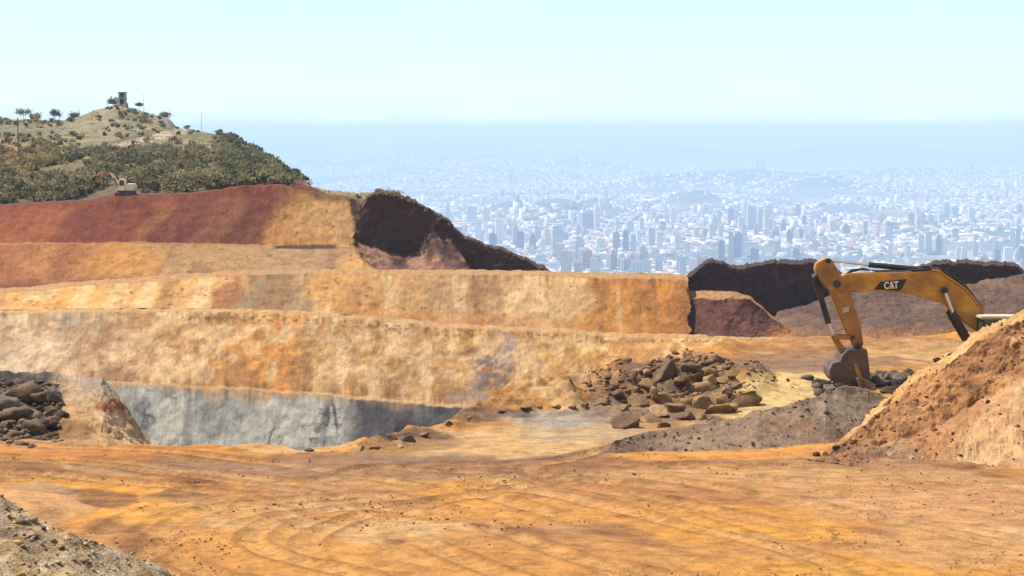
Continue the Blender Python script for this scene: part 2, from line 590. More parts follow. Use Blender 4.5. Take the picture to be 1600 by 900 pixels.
# ------------------------------------------------------------------ lofted faces: lines of (px, py, distance) joined from bottom to top
def loft(name, lines, subs, colfn, mat, amp, scale, seed, crest=0.35, label=None, cat='slope', rill=0.0, crumble=0, smooth=True):
    """lines: list of arrays (T,3) of photo column, row and distance. colfn(px, py, v, band, X) -> linear colours."""
    pts = [ray_point(l[:, 0], l[:, 1], l[:, 2]) for l in lines]
    jags = [ray_point(l[:, 0], l[:, 1] + l[:, 3], l[:, 2] + l[:, 4]) - p if l.shape[1] > 3 else p * 0 for l, p in zip(lines, pts)]
    rows, vv, bb, ww = [], [], [], []
    for i in range(len(pts) - 1):
        k = subs[i]
        for j in range(k):
            f = j / k
            e = 0.22 if k > 12 else 1.0            # a ragged edge stays near its edge
            ju, jd = max(0.0, (f - 1 + e) / e) ** 1.5, max(0.0, (e - f) / e) ** 1.5
            rows.append(pts[i] * (1 - f) + pts[i + 1] * f + jags[i] * jd + jags[i + 1] * ju)
            vv.append(f)
            bb.append(i)
            ww.append(crest + (1 - crest) * min(1.0, 4 * f, 4 * (1 - f)))
    rows.append(pts[-1] + jags[-1])
    vv.append(1.0)
    bb.append(len(pts) - 2)
    ww.append(crest)
    V = np.array(rows)
    v = np.array(vv)[:, None] * np.ones(V.shape[1])
    band = np.array(bb)[:, None] * np.ones(V.shape[1])
    w = np.array(ww)[:, None] * np.ones(V.shape[1])
    du = np.gradient(V, axis=1)
    dv = np.gradient(V, axis=0)
    nrm = np.cross(du, dv)
    nrm /= np.linalg.norm(nrm, axis=-1, keepdims=True) + 1e-9
    flip = np.where((nrm[..., 1] - nrm[..., 2] * 0.6) > 0, -1.0, 1.0)
    nrm *= flip[..., None]
    x, y, z = V[..., 0], V[..., 1], V[..., 2]
    d = fbm(x * scale, y * scale, z * scale, 5, seed, 0.55)
    if rill:
        d = d + rill * ridged(x * scale * 2.6 + 0.5 * d, z * scale * 0.35, y * 0.02, 3, seed + 7)
    d2 = fbm(x * scale * 5, y * scale * 5, z * scale * 5, 4, seed + 20, 0.6)
    V = V + nrm * (amp * (d + 0.30 * d2) * w)[..., None]
    if crumble:                                     # the open end of a bench slumps and breaks away
        ramp = np.zeros(V.shape[1])
        ramp[-crumble:] = np.linspace(0, 1, crumble) ** 1.5
        zz = V[..., 2]
        hi = (zz - zz[:, -1].min()) / max(1e-6, zz[:, -1].max() - zz[:, -1].min())
        sl = 1.1 * fbm(zz * 0.9, V[..., 1] * 0.3, 0, 4, seed + 31, 0.6) - 1.3 * np.clip(hi, 0, 1) ** 2 + 0.35
        V = V + np.stack([ramp[None] * sl, 0 * sl, -0.35 * ramp[None] * np.clip(hi, 0, 1)], -1)
    px, py = project(V[..., 0], V[..., 1], V[..., 2])
    c = np.clip(colfn(px, py, v, band, V, d), 0.004, 0.75)
    o = grid_obj(name, V, mat, c, smooth=smooth)
    tag(o, label, cat, kind='structure')
    return o, V


def line(T, pxs, pys, ds, px=None):
    """A line given by key columns: rows and distances are interpolated over px (default: T itself)."""
    px = T if px is None else px
    py = np.interp(px, pxs, pys)
    d = np.interp(px, pxs, ds) if np.ndim(ds) else np.full(px.shape, float(ds))
    return np.stack([px, py, d], -1)


def level_back(l, dist):
    """The same line further off, at its own level (the flat top of a bench)."""
    p = ray_point(l[:, 0], l[:, 1], l[:, 2])
    x, y, z = p[:, 0] * (l[:, 2] + dist) / l[:, 2], p[:, 1] + dist, p[:, 2]
    px, py = project(x, y, z)
    return np.concatenate([np.stack([px, py, l[:, 2] + dist], -1), l[:, 3:]], 1)


def jag(l, a, s, seed, b=0.0):
    j = np.zeros((len(l), 5))
    j[:, :3] = l
    j[:, 3] = a * fbm(l[:, 0] * s, 0.0 * l[:, 0], 0, 4, seed, 0.6)
    if b:
        j[:, 4] = b * fbm(l[:, 0] * s * 0.7, 0.0 * l[:, 0] + 9, 0, 3, seed + 3)
    return j


# --- the spur at the pit corner: dark broken rock that gives way to a tan slope
ts = np.linspace(0, 1, 380)


def lineK(pys, d):
    px = -140 + ts * (232 + 140)
    return line(ts, [-140, 0, 40, 90, 105, 130, 160, 172, 184, 200, 215, 226, 232], pys, d, px)


K0 = lineK([704, 701, 700, 700, 700, 700, 701, 702, 703, 704, 705, 705, 706], 62.6)
K1 = lineK([684, 682, 684, 682, 678, 672, 676, 682, 690, 696, 702, 704, 706], 65.2)
K2 = jag(lineK([640, 640, 645, 645, 642, 640, 640, 652, 664, 680, 694, 702, 706], 68.4), 6, 0.03, 251, 0.4)
K3 = jag(lineK([594, 593, 592, 598, 605, 604, 606, 618, 634, 660, 686, 700, 706], 72.4), 3, 0.03, 252, 0.3)
K4 = level_back(K3, 3.0)
K5 = K4.copy()
K5[:, 1] += 90
K5[:, 2] += 5


def col_K(px, py, v, band, V, d):
    t = lambda c: tone(c, KG * 0.8)
    x, y, z = V[..., 0], V[..., 1], V[..., 2]
    n = fbm(x * 0.5, y * 0.4, z * 0.8, 4, 261)
    u = px + 22 * n
    c = np.broadcast_to(t((186, 146, 100)), px.shape + (3,)).copy()
    c = mixc(c, t((156, 112, 72)), sstep(0.0, 0.35, n) * 0.7)
    c = mixc(c, t((186, 156, 126)), sstep(640, 615, py + 16 * n) * 0.8)
    c = mixc(c, t((150, 136, 122)), sstep(618, 604, py + 8 * n) * sstep(110, 150, px) * 0.8)
    q = ((u - 172) / 20) ** 2 + ((py - 634) / 12) ** 2
    c = mixc(c, t((160, 94, 70)), sstep(1.3, 0.5, q) * 0.9)  # brown hollow, its shade put into the colour
    q = np.abs(u - np.interp(py, [620, 650, 700], [150, 165, 218])) / 16
    c = mixc(c, t((216, 176, 138)), sstep(1.3, 0.4, q) * sstep(636, 652, py) * 0.8)
    c = mixc(c, t((140, 98, 62)), sstep(1.2, 0.4, ((u - 112) / 34) ** 2 + ((py - 672) / 18) ** 2) * 0.8)  # another hollow with its shade painted brown
    dk = mixc(np.broadcast_to(t((112, 94, 84)), px.shape + (3,)).copy(), t((70, 58, 54)), sstep(0.0, 0.3, n))
    dk = mixc(dk, t((150, 132, 116)), sstep(0.1, 0.35, -n) * 0.8)
    m = sstep(104, 78, u) * sstep(694, 680, py + 10 * n - 0.10 * px)
    c = c * (1 - m[..., None]) + dk * m[..., None]
    c = mixc(c, t((206, 142, 82)), sstep(690, 700, py + 4 * n) * 0.9)
    return c


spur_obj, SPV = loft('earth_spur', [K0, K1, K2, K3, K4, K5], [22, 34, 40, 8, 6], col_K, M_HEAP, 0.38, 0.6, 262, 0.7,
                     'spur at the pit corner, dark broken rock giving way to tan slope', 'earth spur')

# --- pale rock wall and the tall lower bench above it
T = np.arange(-260, 1340, 1.6)
A0 = line(T, [-260, 1340], [760, 760], 197.0)
A1 = jag(line(T, [-260, 0, 160, 400, 560, 720, 830, 1000, 1130, 1340], [597, 599, 599, 611, 622, 637, 645, 610, 575, 565], 204.0), 3, 0.07, 51, 0.4)
A2 = level_back(A1, 2.0)
A3 = jag(line(T, [-260, 0, 200, 350, 560, 700, 900, 950, 1190, 1340], [493, 490, 488, 487, 498, 512, 522, 527, 532, 534], 213.0), 2.2, 0.09, 52, 0.4)
A4 = level_back(A3, 5.0)
A5 = A4.copy()
A5[:, 1] += 6
A5[:, 2] += 3


def col_A(px, py, v, band, V, d):
    t = lambda c: tone(c, KF)
    x, y, z = V[..., 0], V[..., 1], V[..., 2]
    nx = fbm(x * 0.12, z * 0.3, y * 0.05, 4, 61)
    u = px + 45 * nx
    c3 = pal(u, [-100, 0, 80, 150, 205, 300, 380, 440, 480, 650, 740, 790, 850, 1000, 1200],
             [t(k) for k in ((196, 160, 126), (208, 172, 138), (213, 178, 142), (186, 154, 120), (208, 163, 116), (203, 153, 98), (212, 148, 80), (224, 150, 72), (208, 158, 98), (203, 158, 104), (200, 150, 92), (190, 148, 102), (208, 158, 96), (216, 160, 92), (205, 148, 84))])
    # mottled whorls of paler and browner clay
    wh = np.sin(9 * fbm(x * 0.16, z * 0.32, y * 0.04, 3, 62) + 0.5 * nx)
    c3 = mixc(c3, t((224, 184, 134)), sstep(0.3, 0.8, wh) * 0.65)
    c3 = mixc(c3, t((168, 118, 72)), sstep(0.35, 0.85, -wh) * 0.55)
    wv = fbm(x * 0.75 + 1.5 * nx, z * 0.5, y * 0.05, 4, 73)
    c3 = mixc(c3, t((228, 190, 142)), sstep(0.10, 0.30, wv) * 0.55)
    c3 = mixc(c3, t((164, 116, 74)), sstep(0.12, 0.30, -wv) * 0.5)
    c3 = mixc(c3, t((222, 190, 156)), sstep(150, 40, u) * sstep(0.75, 0.4, v + 0.3 * nx) * 0.6)
    gr = fbm(x * 0.3, z * 0.18, y * 0.05, 4, 63)
    c3 = mixc(c3, t((160, 138, 116)), sstep(0.05, 0.45, gr) * sstep(0.35, 0.8, v) * sstep(260, 60, px) * 0.8)
    c3 = mixc(c3, t((150, 105, 68)), sstep(0.3, 0.05, v) * sstep(-0.1, 0.3, gr) * 0.6)
    # row of dark clods just under the crest
    cl = fbm(x * 2.2, z * 3.0, y * 0.3, 3, 64)
    c3 = mixc(c3, t((120, 82, 54)), sstep(0.16, 0.36, cl) * sstep(0.84, 0.92, v) * sstep(1.0, 0.96, v) * sstep(240, 300, px) * 0.7)
    # violet-grey lens of ore low on the face
    q = ((u - 768) / 30) ** 2 + ((py - 590 + 10 * nx) / 40) ** 2
    c3 = mixc(c3, t((140, 116, 108)), sstep(1.3, 0.3, q) * sstep(-0.35, 0.2, cl + 0.1) * 0.95)
    q = ((u - 750) / 60) ** 2 + ((py - 622) / 16) ** 2
    c3 = mixc(c3, t((168, 140, 116)), sstep(1.2, 0.4, q) * 0.8)
    q = ((u - 800) / 14) ** 2 + ((py - 550) / 40) ** 2
    c3 = mixc(c3, t((180, 156, 136)), sstep(1.2, 0.4, q) * 0.7)
    # the pale rock wall
    n1 = fbm(x * 0.25, z * 0.2, y * 0.05, 4, 65)
    g = np.broadcast_to(t((184, 177, 162)), px.shape + (3,)).copy()
    g = mixc(g, t((152, 148, 138)), sstep(0.0, 0.35, n1) * 0.9)
    g = mixc(g, t((196, 188, 168)), sstep(0.05, 0.4, -n1) * 0.7)
    us = px + 30 * n1
    g = mixc(g, t((86, 78, 78)), sstep(510, 580, us))
    g = mixc(g, t((98, 78, 70)), sstep(650, 730, us) * 0.8)
    g = mixc(g, t((176, 160, 140)), sstep(190, 150, us))
    # cracks: thin near-black joints, denser low down and near the right-hand end
    crk = 1 - np.abs(fbm(x * 0.30 + 0.3 * n1, z * 0.14, y * 0.02, 4, 66)) * 10
    cr2 = 1 - np.abs(fbm(x * 0.22, z * 0.55, y * 0.02, 4, 67)) * 14
    zone = np.clip(0.85 + 0.5 * sstep(440, 500, px) + 0.5 * sstep(640, 690, py) - 0.4 * fbm(x * 0.1, z * 0.1, 0, 2, 68), 0, 1)
    patch = sstep(-0.35, 0.10, fbm(x * 0.16, z * 0.22, 0, 3, 69))
    g = mixc(g, t((66, 66, 68)), np.clip(sstep(0.2, 0.9, crk) * 0.9 + sstep(0.4, 0.9, cr2) * 0.8, 0, 1) * zone * patch)
    g = mixc(g, t((88, 84, 86)), sstep(0.05, 0.35, fbm(x * 0.6, z * 0.09, 0, 4, 70)) * sstep(470, 520, px) * 0.85)
    g = mixc(g, t((120, 118, 116)), sstep(0.12, 0.4, fbm(x * 0.7, z * 0.09, 3, 4, 72)) * 0.6)
    dk = fbm(x * 0.35, z * 0.6, 0, 4, 71)
    g = mixc(g, t((52, 46, 46)), sstep(0.05, 0.3, dk) * sstep(560, 590, px) * sstep(650, 672, py + 10 * n1) * 0.9)
    g = mixc(g, t((190, 146, 100)), sstep(0.90, 1.0, v + 0.16 * n1 + 0.12 * gr) * np.interp(px, [450, 560], [0.8, 0.35]))
    led = tone((190, 156, 116), KG) * np.ones(px.shape + (3,))
    c = np.where((band == 0)[..., None], g, c3)
    c = np.where((band == 1)[..., None], 0.8 * led + 0.2 * c3, c)
    c = mixc(c, tone((206, 160, 108), KG), (band >= 3) * 0.9)
    return c


loft('pit_wall', [A0, A1, A2, A3, A4, A5], [60, 3, 74, 5, 2], col_A, M_FACE, 0.34, 0.20, 81, 0.35,
     'pale grey rock wall topped by tall tan earth bench above the pit', 'rock wall', rill=0.14)

# --- the middle bench, ending in a bright orange corner
TB = np.concatenate([np.arange(-260, 1087, 1.6), np.full(14, 1087.0)])
away = np.concatenate([np.zeros(len(TB) - 14), np.linspace(2, 40, 14)])
EDGE = sstep(1080, 1086, TB)


def lineB(pxs, pys, ds):
    l = line(TB, pxs, pys, ds)
    return l


B0 = lineB([-260, 0, 200, 350, 560, 700, 900, 950, 1190], [487, 484, 482, 481, 492, 506, 518, 525, 533], 217.6)
B1 = jag(lineB([-260, 0, 60, 120, 250, 420, 600, 800, 935, 1087], [464, 459, 455, 447, 439, 428, 429, 431, 434, 437], 223.0), 2.0, 0.09, 91, 0.4)
B1[:, 0] -= 4 * EDGE
B2 = level_back(B1, 9.0)
B3 = B2.copy()
B3[:, 1] += 14
B3[:, 2] += 6
for l in (B0, B1, B2, B3):
    p = ray_point(l[:, 0], l[:, 1], l[:, 2])
    p[:, 1] += away
    p[:, 0] += away * 0.05
    p[:, 2] -= away * 0.16
    l[:, 0], l[:, 1] = project(p[:, 0], p[:, 1], p[:, 2])
    l[:, 2] += away


def col_B(px, py, v, band, V, d):
    t = lambda c: tone(c, KF)
    x, y, z = V[..., 0], V[..., 1], V[..., 2]
    nx = fbm(x * 0.15, z * 0.3, y * 0.05, 4, 101)
    u = px + 38 * nx - 30 * v + 14
    c = pal(u, [-100, 0, 60, 150, 260, 330, 345, 372, 392, 470, 488, 600, 700, 780, 796, 880, 905, 925, 1085],
            [t(k) for k in ((196, 144, 86), (202, 152, 92), (207, 153, 86), (213, 158, 88), (200, 150, 92), (208, 158, 98), (170, 114, 68), (160, 108, 70), (158, 130, 98), (164, 130, 92), (204, 148, 84), (198, 148, 92), (180, 140, 96), (176, 136, 94), (206, 160, 108), (216, 170, 116), (206, 156, 100), (200, 136, 70), (206, 134, 64))])
    st = fbm(x * 0.5, z * 0.08, y * 0.05, 4, 102)
    c = mixc(c, t((226, 186, 136)), sstep(0.08, 0.36, st) * 0.6)
    c = mixc(c, t((150, 104, 66)), sstep(0.08, 0.36, -st) * 0.55)
    bl = fbm(x * 0.2, z * 0.35, 0, 4, 103)
    c = mixc(c, t((150, 126, 104)), sstep(0.1, 0.4, bl) * sstep(320, 200, px) * sstep(0.3, 0.7, v) * 0.6)
    c = mixc(c, t((200, 134, 72)), sstep(0.35, 0.1, v) * sstep(500, 560, px) * 0.5)
    sp = fbm(x * 1.2, z * 1.2, y, 3, 104)
    c = mixc(c, t((110, 74, 50)), sstep(0.42, 0.6, sp) * 0.6)
    c = mixc(c, tone((196, 150, 100), KG), (band >= 1) * 0.9)
    return c


loft('middle_bench', [B0, B1, B2, B3], [60, 6, 2], col_B, M_FACE, 0.26, 0.22, 111, 0.35,
     'tan and orange quarry bench with a grey patch and a square bright corner', 'quarry bench', rill=0.16, crumble=46)

# --- the two upper benches on the left
tc_ = np.linspace(0, 1, 560)


def lineC(edge, pxs, pys, d):
    px = -260 + tc_ * (edge + 260)
    return line(tc_, pxs, pys, d, px)


C0 = lineC(604, [-260, 0, 60, 120, 250, 420, 610], [466, 463, 459, 453, 444, 436, 438], 228.5)
C1 = jag(lineC(574, [-260, 0, 200, 420, 540, 574], [385, 382, 380, 385, 388, 392], 238.0), 1.8, 0.09, 121, 0.4)
C2 = level_back(C1, 3.0)
C2[:, 0] = np.minimum(C2[:, 0], 575)
C3 = jag(lineC(571, [-260, 0, 140, 180, 300, 345, 380, 440, 480, 510, 571], [327, 322, 314, 307, 303, 297, 291, 290, 299, 307, 312], 248.0), 1.8, 0.09, 122, 0.4)
C4 = level_back(C3, 6.0)
C5 = C4.copy()
C5[:, 1] += 20
C5[:, 2] += 6
for l in (C0, C1, C2, C3, C4, C5):     # the end of the bench turns away from the camera
    e = sstep(0.975, 1.0, tc_)
    l[:, 2] += 3.0 * e


def col_C(px, py, v, band, V, d):
    t = lambda c: tone(c, KF)
    x, y, z = V[..., 0], V[..., 1], V[..., 2]
    nx = fbm(x * 0.2, z * 0.3, y * 0.05, 4, 131)
    u = px - 48 * v + 22 * nx
    top = pal(u, [-100, 0, 62, 78, 190, 203, 222, 232, 290, 300, 345, 358, 400, 422, 440, 520, 600],
              [t(k) for k in ((160, 88, 58), (172, 92, 58), (178, 98, 62), (132, 62, 46), (136, 64, 46), (156, 88, 58), (172, 104, 66), (136, 70, 52), (122, 62, 50), (146, 84, 58), (150, 90, 62), (120, 64, 50), (128, 72, 54), (190, 130, 76), (204, 150, 88), (206, 156, 100), (206, 156, 96))])
    top = top * np.interp(px, [380, 440], [0.74, 0.92])[..., None]
    top = mixc(top, t((122, 56, 40)), sstep(0.70, 0.97, v + 0.25 * nx) * sstep(470, 400, px) * 0.8)
    top = mixc(top, t((122, 78, 54)), sstep(0.86, 0.98, v + 0.1 * nx) * sstep(430, 480, px) * 0.8)
    top = mixc(top, t((190, 124, 72)), sstep(0.4, 0.0, v) * sstep(0.0, 0.4, fbm(x * 0.3, z * 0.4, 0, 3, 132)) * 0.7)
    ub = px + 30 * nx - 26 * v + 10
    bot = pal(ub, [-100, 0, 60, 100, 120, 160, 232, 250, 268, 340, 480, 525, 545, 600],
              [t(k) for k in ((150, 92, 56), (156, 96, 58), (178, 120, 68), (146, 88, 56), (170, 112, 64), (190, 132, 66), (194, 136, 72), (166, 122, 78), (170, 130, 86), (172, 132, 88), (166, 130, 92), (164, 128, 90), (200, 148, 90), (206, 156, 94))])
    bot = mixc(bot, t((122, 68, 52)), sstep(0.34, 0.12, v + 0.25 * nx) * sstep(280, 180, px) * 0.85)
    st = fbm(x * 0.45, z * 0.12, 0, 4, 133)
    bot = mixc(bot, t((110, 76, 54)), sstep(0.25, 0.5, st) * 0.45)
    c = np.where((band == 0)[..., None], bot, top)
    c = mixc(c, tone((190, 138, 84), KG), (band == 1) * 0.85)
    sp = fbm(x * 1.0, z * 1.2, y, 3, 134)
    c = mixc(c, t((92, 62, 46)), sstep(0.4, 0.6, sp) * 0.55)
    # dark ore seam on the ledge
    q = np.abs(py - 386) / 3.2
    c = mixc(c, t((48, 34, 36)), sstep(1.3, 0.5, q + 0.5 * nx) * sstep(424, 434, px) * sstep(532, 520, px) * 0.95)
    c = mixc(c, tone((112, 60, 44), KG), (band >= 3) * 0.9)
    c = mixc(c, t((140, 96, 66)), np.full(px.shape, 0.14))
    return c


loft('upper_bench', [C0, C1, C2, C3, C4, C5], [56, 4, 60, 5, 2], col_C, M_FACE, 0.30, 0.22, 141, 0.35,
     'upper quarry benches, dark red soil above ochre, below the scrubby hill', 'quarry bench', rill=0.14, crumble=26)

# --- dark ore mounds
def shift(l, dpx=0.0, dpy=0.0, dd=0.0):
    l = l.copy()
    l[:, 0] += dpx
    l[:, 1] += dpy
    l[:, 2] += dd
    return l


tm = np.linspace(0, 1, 420)


def lineE(pxs, pys, d):
    px = pxs[0] + tm * (pxs[-1] - pxs[0])
    return line(tm, pxs, pys, d, px)


E0 = lineE([586, 620, 700, 740, 800, 868], [426, 429, 428, 431, 434, 435], 232.0)
E1 = jag(lineE([555, 575, 600, 628, 652, 668, 676, 694, 704, 720, 735, 760, 800, 868], [376, 385, 393, 398, 388, 366, 362, 374, 372, 392, 424, 432, 433, 435], 238.5), 4, 0.09, 151, 0.8)
E2 = jag(lineE([566, 575, 590, 615, 640, 660, 700, 725, 765, 790, 815, 840, 868], [326, 308, 301, 302, 312, 322, 346, 373, 386, 393, 403, 417, 434], 239.1), 5, 0.10, 152, 0.2)
E2[:, 2] -= 0.0
E3 = level_back(E2, 6.0)
E4 = shift(E3, 8, 60, 9)


def col_ore(px, py, v, band, V, d):
    t = lambda c: tone(c, KF)
    x, y, z = V[..., 0], V[..., 1], V[..., 2]
    n = fbm(x * 0.5, z * 0.5, y * 0.5, 4, 161)
    c = np.broadcast_to(t((84, 58, 52)), px.shape + (3,)).copy()
    c = mixc(c, t((150, 108, 86)), (band == 0) * sstep(-0.4, 0.3, n) * 0.95)
    c = mixc(c, t((176, 130, 100)), (band == 0) * sstep(0.1, 0.45, n) * 0.7)
    c = mixc(c, t((104, 82, 66)), (band >= 2) * 0.5)
    return c


loft('ore_mound', [E0, E1, E2, E3, E4], [34, 44, 8, 6], col_ore, M_ORE, 0.38, 0.6, 162, 0.7,
     'near-black overhanging ore mound with brown talus on the bench edge', 'ore mound')

# low dark crust along the skyline between the two dark mounds
tl = np.linspace(0, 1, 160)
pxl = 928 + tl * 142
dome = np.sin(np.pi * np.clip(tl, 0, 1)) ** 0.5
Lc0 = np.stack([pxl, np.full_like(pxl, 437.0), np.full_like(pxl, 230.0)], -1)
Lc1 = jag(np.stack([pxl, 436.5 - 9.5 * dome * np.interp(pxl, [928, 960, 1000, 1070], [0.6, 1.0, 1.0, 0.5]), np.full_like(pxl, 231.0)], -1), 2.0, 0.1, 171)
Lc2 = shift(Lc1, 0, 0.5, 2.5)
Lc3 = shift(Lc1, 0, 16, 5)
loft('ore_crust', [Lc0, Lc1, Lc2, Lc3], [10, 4, 4], col_ore, M_ORE, 0.18, 0.8, 172, 0.8,
     'low dark ore crust on the skyline below the city', 'ore mound')

# long dark ridge behind the excavator
tf = np.linspace(0, 1, 620)


def lineF(pxs, pys, d):
    px = pxs[0] + tf * (pxs[-1] - pxs[0])
    return line(tf, pxs, pys, d, px)


F0 = lineF([1066, 1110, 1145, 1165, 1200, 1215, 1270, 1330, 1400, 1490, 1540, 1600], [470, 478, 478, 485, 498, 500, 486, 470, 462, 462, 452, 440], 233.0)
F1 = jag(lineF([1072, 1088, 1100, 1112, 1130, 1143, 1162, 1190, 1205, 1240, 1266, 1290, 1330, 1345, 1400, 1440, 1465, 1560, 1580, 1592, 1602],
               [438, 426, 416, 410, 412, 420, 420, 416, 411, 412, 411, 422, 436, 438, 432, 420, 413, 413, 417, 418, 434], 232.2), 4.5, 0.10, 181, 0.3)
F2 = level_back(F1, 7.0)
F3 = shift(F2, 6, 50, 9)


def col_F(px, py, v, band, V, d):
    t = lambda c: tone(c, KF)
    x, y, z = V[..., 0], V[..., 1], V[..., 2]
    n = fbm(x * 0.5, z * 0.5, y * 0.5, 4, 191)
    c = np.broadcast_to(t((82, 62, 62)), px.shape + (3,)).copy()
    c = mixc(c, t((112, 84, 76)), sstep(0.2, 0.6, n) * 0.6)
    return c


loft('ore_ridge', [F0, F1, F2, F3], [40, 6, 5], col_F, M_ORE, 0.35, 0.5, 192, 0.7,
     'long near-black ore ridge on the skyline behind the excavator', 'ore ridge')

# brown dump slope under the ridge
tg = np.linspace(0, 1, 520)


def lineG(pxs, pys, d):
    px = pxs[0] + tg * (pxs[-1] - pxs[0])
    return line(tg, pxs, pys, d, px)


G0 = lineG([1204, 1215, 1300, 1600, 1900], [532, 531, 532, 538, 542], 216.0)
G1 = lineG([1206, 1220, 1300, 1600, 1900], [528, 516, 508, 512, 515], 219.0)
G2 = jag(lineG([1209, 1218, 1270, 1330, 1400, 1490, 1540, 1600, 1900], [500, 490, 472, 453, 447, 451, 439, 430, 420], 229.0), 3, 0.05, 201, 1.0)
G3 = level_back(G2, 12.0)
G3[:, 1] = np.maximum(G3[:, 1], G2[:, 1] - 2)
G4 = shift(G3, 0, 60, 6)


def col_G(px, py, v, band, V, d):
    t = lambda c: tone(c, KF * 1.1)
    x, y, z = V[..., 0], V[..., 1], V[..., 2]
    n = fbm(x * 0.3, z * 0.5 + y * 0.2, 0, 4, 211)
    n2 = fbm(x * 0.12, z * 0.9, 0, 4, 212)
    c = np.broadcast_to(t((116, 90, 76)), px.shape + (3,)).copy()
    c = mixc(c, t((94, 70, 62)), sstep(0.0, 0.4, n) * 0.7)
    c = mixc(c, t((140, 108, 88)), sstep(0.05, 0.4, n2) * 0.7)
    c = mixc(c, t((176, 140, 104)), sstep(1240, 1190, px + 40 * n) * 0.7)
    c = mixc(c, t((176, 122, 82)), sstep(505, 525, py + 14 * n) * 0.7)
    return c


loft('spoil_slope', [G0, G1, G2, G3, G4], [10, 60, 4, 4], col_G, M_ORE, 0.55, 0.3, 213, 0.6,
     'brown spoil slope below the dark ridge behind the excavator', 'spoil slope', rill=0.1)

# purple-brown mound beside the orange corner
th = np.linspace(0, 1, 240)


def lineH(pxs, pys, d):
    px = pxs[0] + th * (pxs[-1] - pxs[0])
    return line(th, pxs, pys, d, px)


H0 = lineH([1062, 1130, 1260], [533, 533, 533], 214.5)
H1 = jag(lineH([1062, 1095, 1130, 1143, 1160, 1172, 1186, 1200, 1222, 1256], [468, 466, 468, 464, 466, 466, 478, 492, 508, 528], 218.0), 3, 0.08, 221, 0.8)
H2 = jag(lineH([1062, 1095, 1140, 1160, 1172, 1188, 1204, 1224, 1258], [455, 453, 455, 461, 464, 477, 491, 507, 527], 224.0), 2, 0.08, 222)
H3 = shift(H2, 0, 40, 6)


for l in (H0, H1, H2, H3):                 # it starts behind the bench's corner
    l[:, 2] += 4.5 * sstep(1135, 1075, l[:, 0])


def col_H(px, py, v, band, V, d):
    t = lambda c: tone(c, KF)
    x, y, z = V[..., 0], V[..., 1], V[..., 2]
    n = fbm(x * 0.4, z * 0.5, 0, 4, 231)
    c = np.broadcast_to(t((106, 68, 58)), px.shape + (3,)).copy()
    c = mixc(c, t((140, 92, 74)), sstep(0.0, 0.4, n) * 0.7)
    c = mixc(c, t((200, 128, 72)), sstep(1175, 1225, px + 20 * n) * sstep(495, 530, py + 8 * n) * 0.8)
    c = mixc(c, t((176, 130, 84)), (band >= 1) * 0.85)
    return c


loft('red_mound', [H0, H1, H2, H3], [50, 10, 5], col_H, M_ORE, 0.4, 0.4, 232, 0.6,
     'purple-brown earth mound with a tan cap beside the orange bench corner', 'earth mound')
# ------------------------------------------------------------------ the heaps on the quarry floor
# grey windrow in front of the excavator
tw = np.linspace(0, 1, 520)


def lineW(pxs, pys, ds):
    px = pxs[0] + tw * (pxs[-1] - pxs[0])
    return line(tw, pxs, pys, ds, px)


wfront_px = [934, 960, 1000, 1100, 1200, 1290, 1340, 1420]
wfront_py = np.array([714, 715, 715, 714, 708, 699, 690, 680])
W0 = lineW(wfront_px, wfront_py, flat_y(wfront_py, -0.12))
wc_px = [934, 945, 960, 985, 1000, 1050, 1100, 1160, 1185, 1200, 1235, 1250, 1268, 1290, 1320, 1345, 1380, 1420]
wc_py = [713, 702, 690, 680, 676, 669, 661, 652, 640, 641, 632, 625, 622, 613, 604, 606, 620, 630]
W1 = jag(lineW(wc_px, wc_py, np.interp(wc_px, wfront_px, flat_y(wfront_py)) + np.interp(wc_px, [934, 1000, 1420], [0.6, 2.6, 4.2])), 3.5, 0.08, 301, 0.2)
W2 = lineW([934, 1420], [0, 0], 0.0)
pw = ray_point(W1[:, 0], W1[:, 1] + W1[:, 3], W1[:, 2])
pw[:, 1] += 2.4
pw[:, 2] = -0.2
W2[:, 0], W2[:, 1] = project(pw[:, 0], pw[:, 1], pw[:, 2])
W2[:, 2] = pw[:, 1]


def col_W(px, py, v, band, V, d):
    t = lambda c: tone(c, KG * 0.85)
    x, y, z = V[..., 0], V[..., 1], V[..., 2]
    n = fbm(x * 0.5, y * 0.5, z, 4, 311)
    c = np.broadcast_to(t((142, 114, 92)), px.shape + (3,)).copy()
    c = mixc(c, t((162, 132, 106)), sstep(0.0, 0.4, n) * 0.8)
    c = mixc(c, t((120, 96, 80)), sstep(0.05, 0.4, -n) * 0.8)
    q = ((px - 1240) / 40) ** 2 + ((py - 665) / 14) ** 2
    c = mixc(c, t((160, 118, 88)), sstep(1.3, 0.3, q + n) * 0.8)
    q = ((px - 1325) / 60) ** 2 + ((py - 640) / 30) ** 2
    c = mixc(c, t((172, 152, 130)), sstep(1.3, 0.3, q + n) * 0.7)
    c = mixc(c, t((196, 140, 84)), sstep(0.18, 0.0, v + 0.1 * n) * (band == 0) * 0.7)
    sp = fbm(x * 3.0, y * 3.0, z * 3, 3, 312)
    c = mixc(c, t((84, 66, 58)), sstep(0.40, 0.6, sp) * 0.7)
    return c


loft('grey_windrow', [W0, W1, W2], [46, 26], col_W, M_HEAP, 0.13, 0.7, 313, 0.6,
     'low grey-brown windrow of ore under the excavator bucket', 'soil heap')

# the big orange heap at the right
tk = np.linspace(0, 1, 900)


def lineM(pxs, pys, ds):
    px = pxs[0] + tk * (pxs[-1] - pxs[0])
    return line(tk, pxs, pys, ds, px)


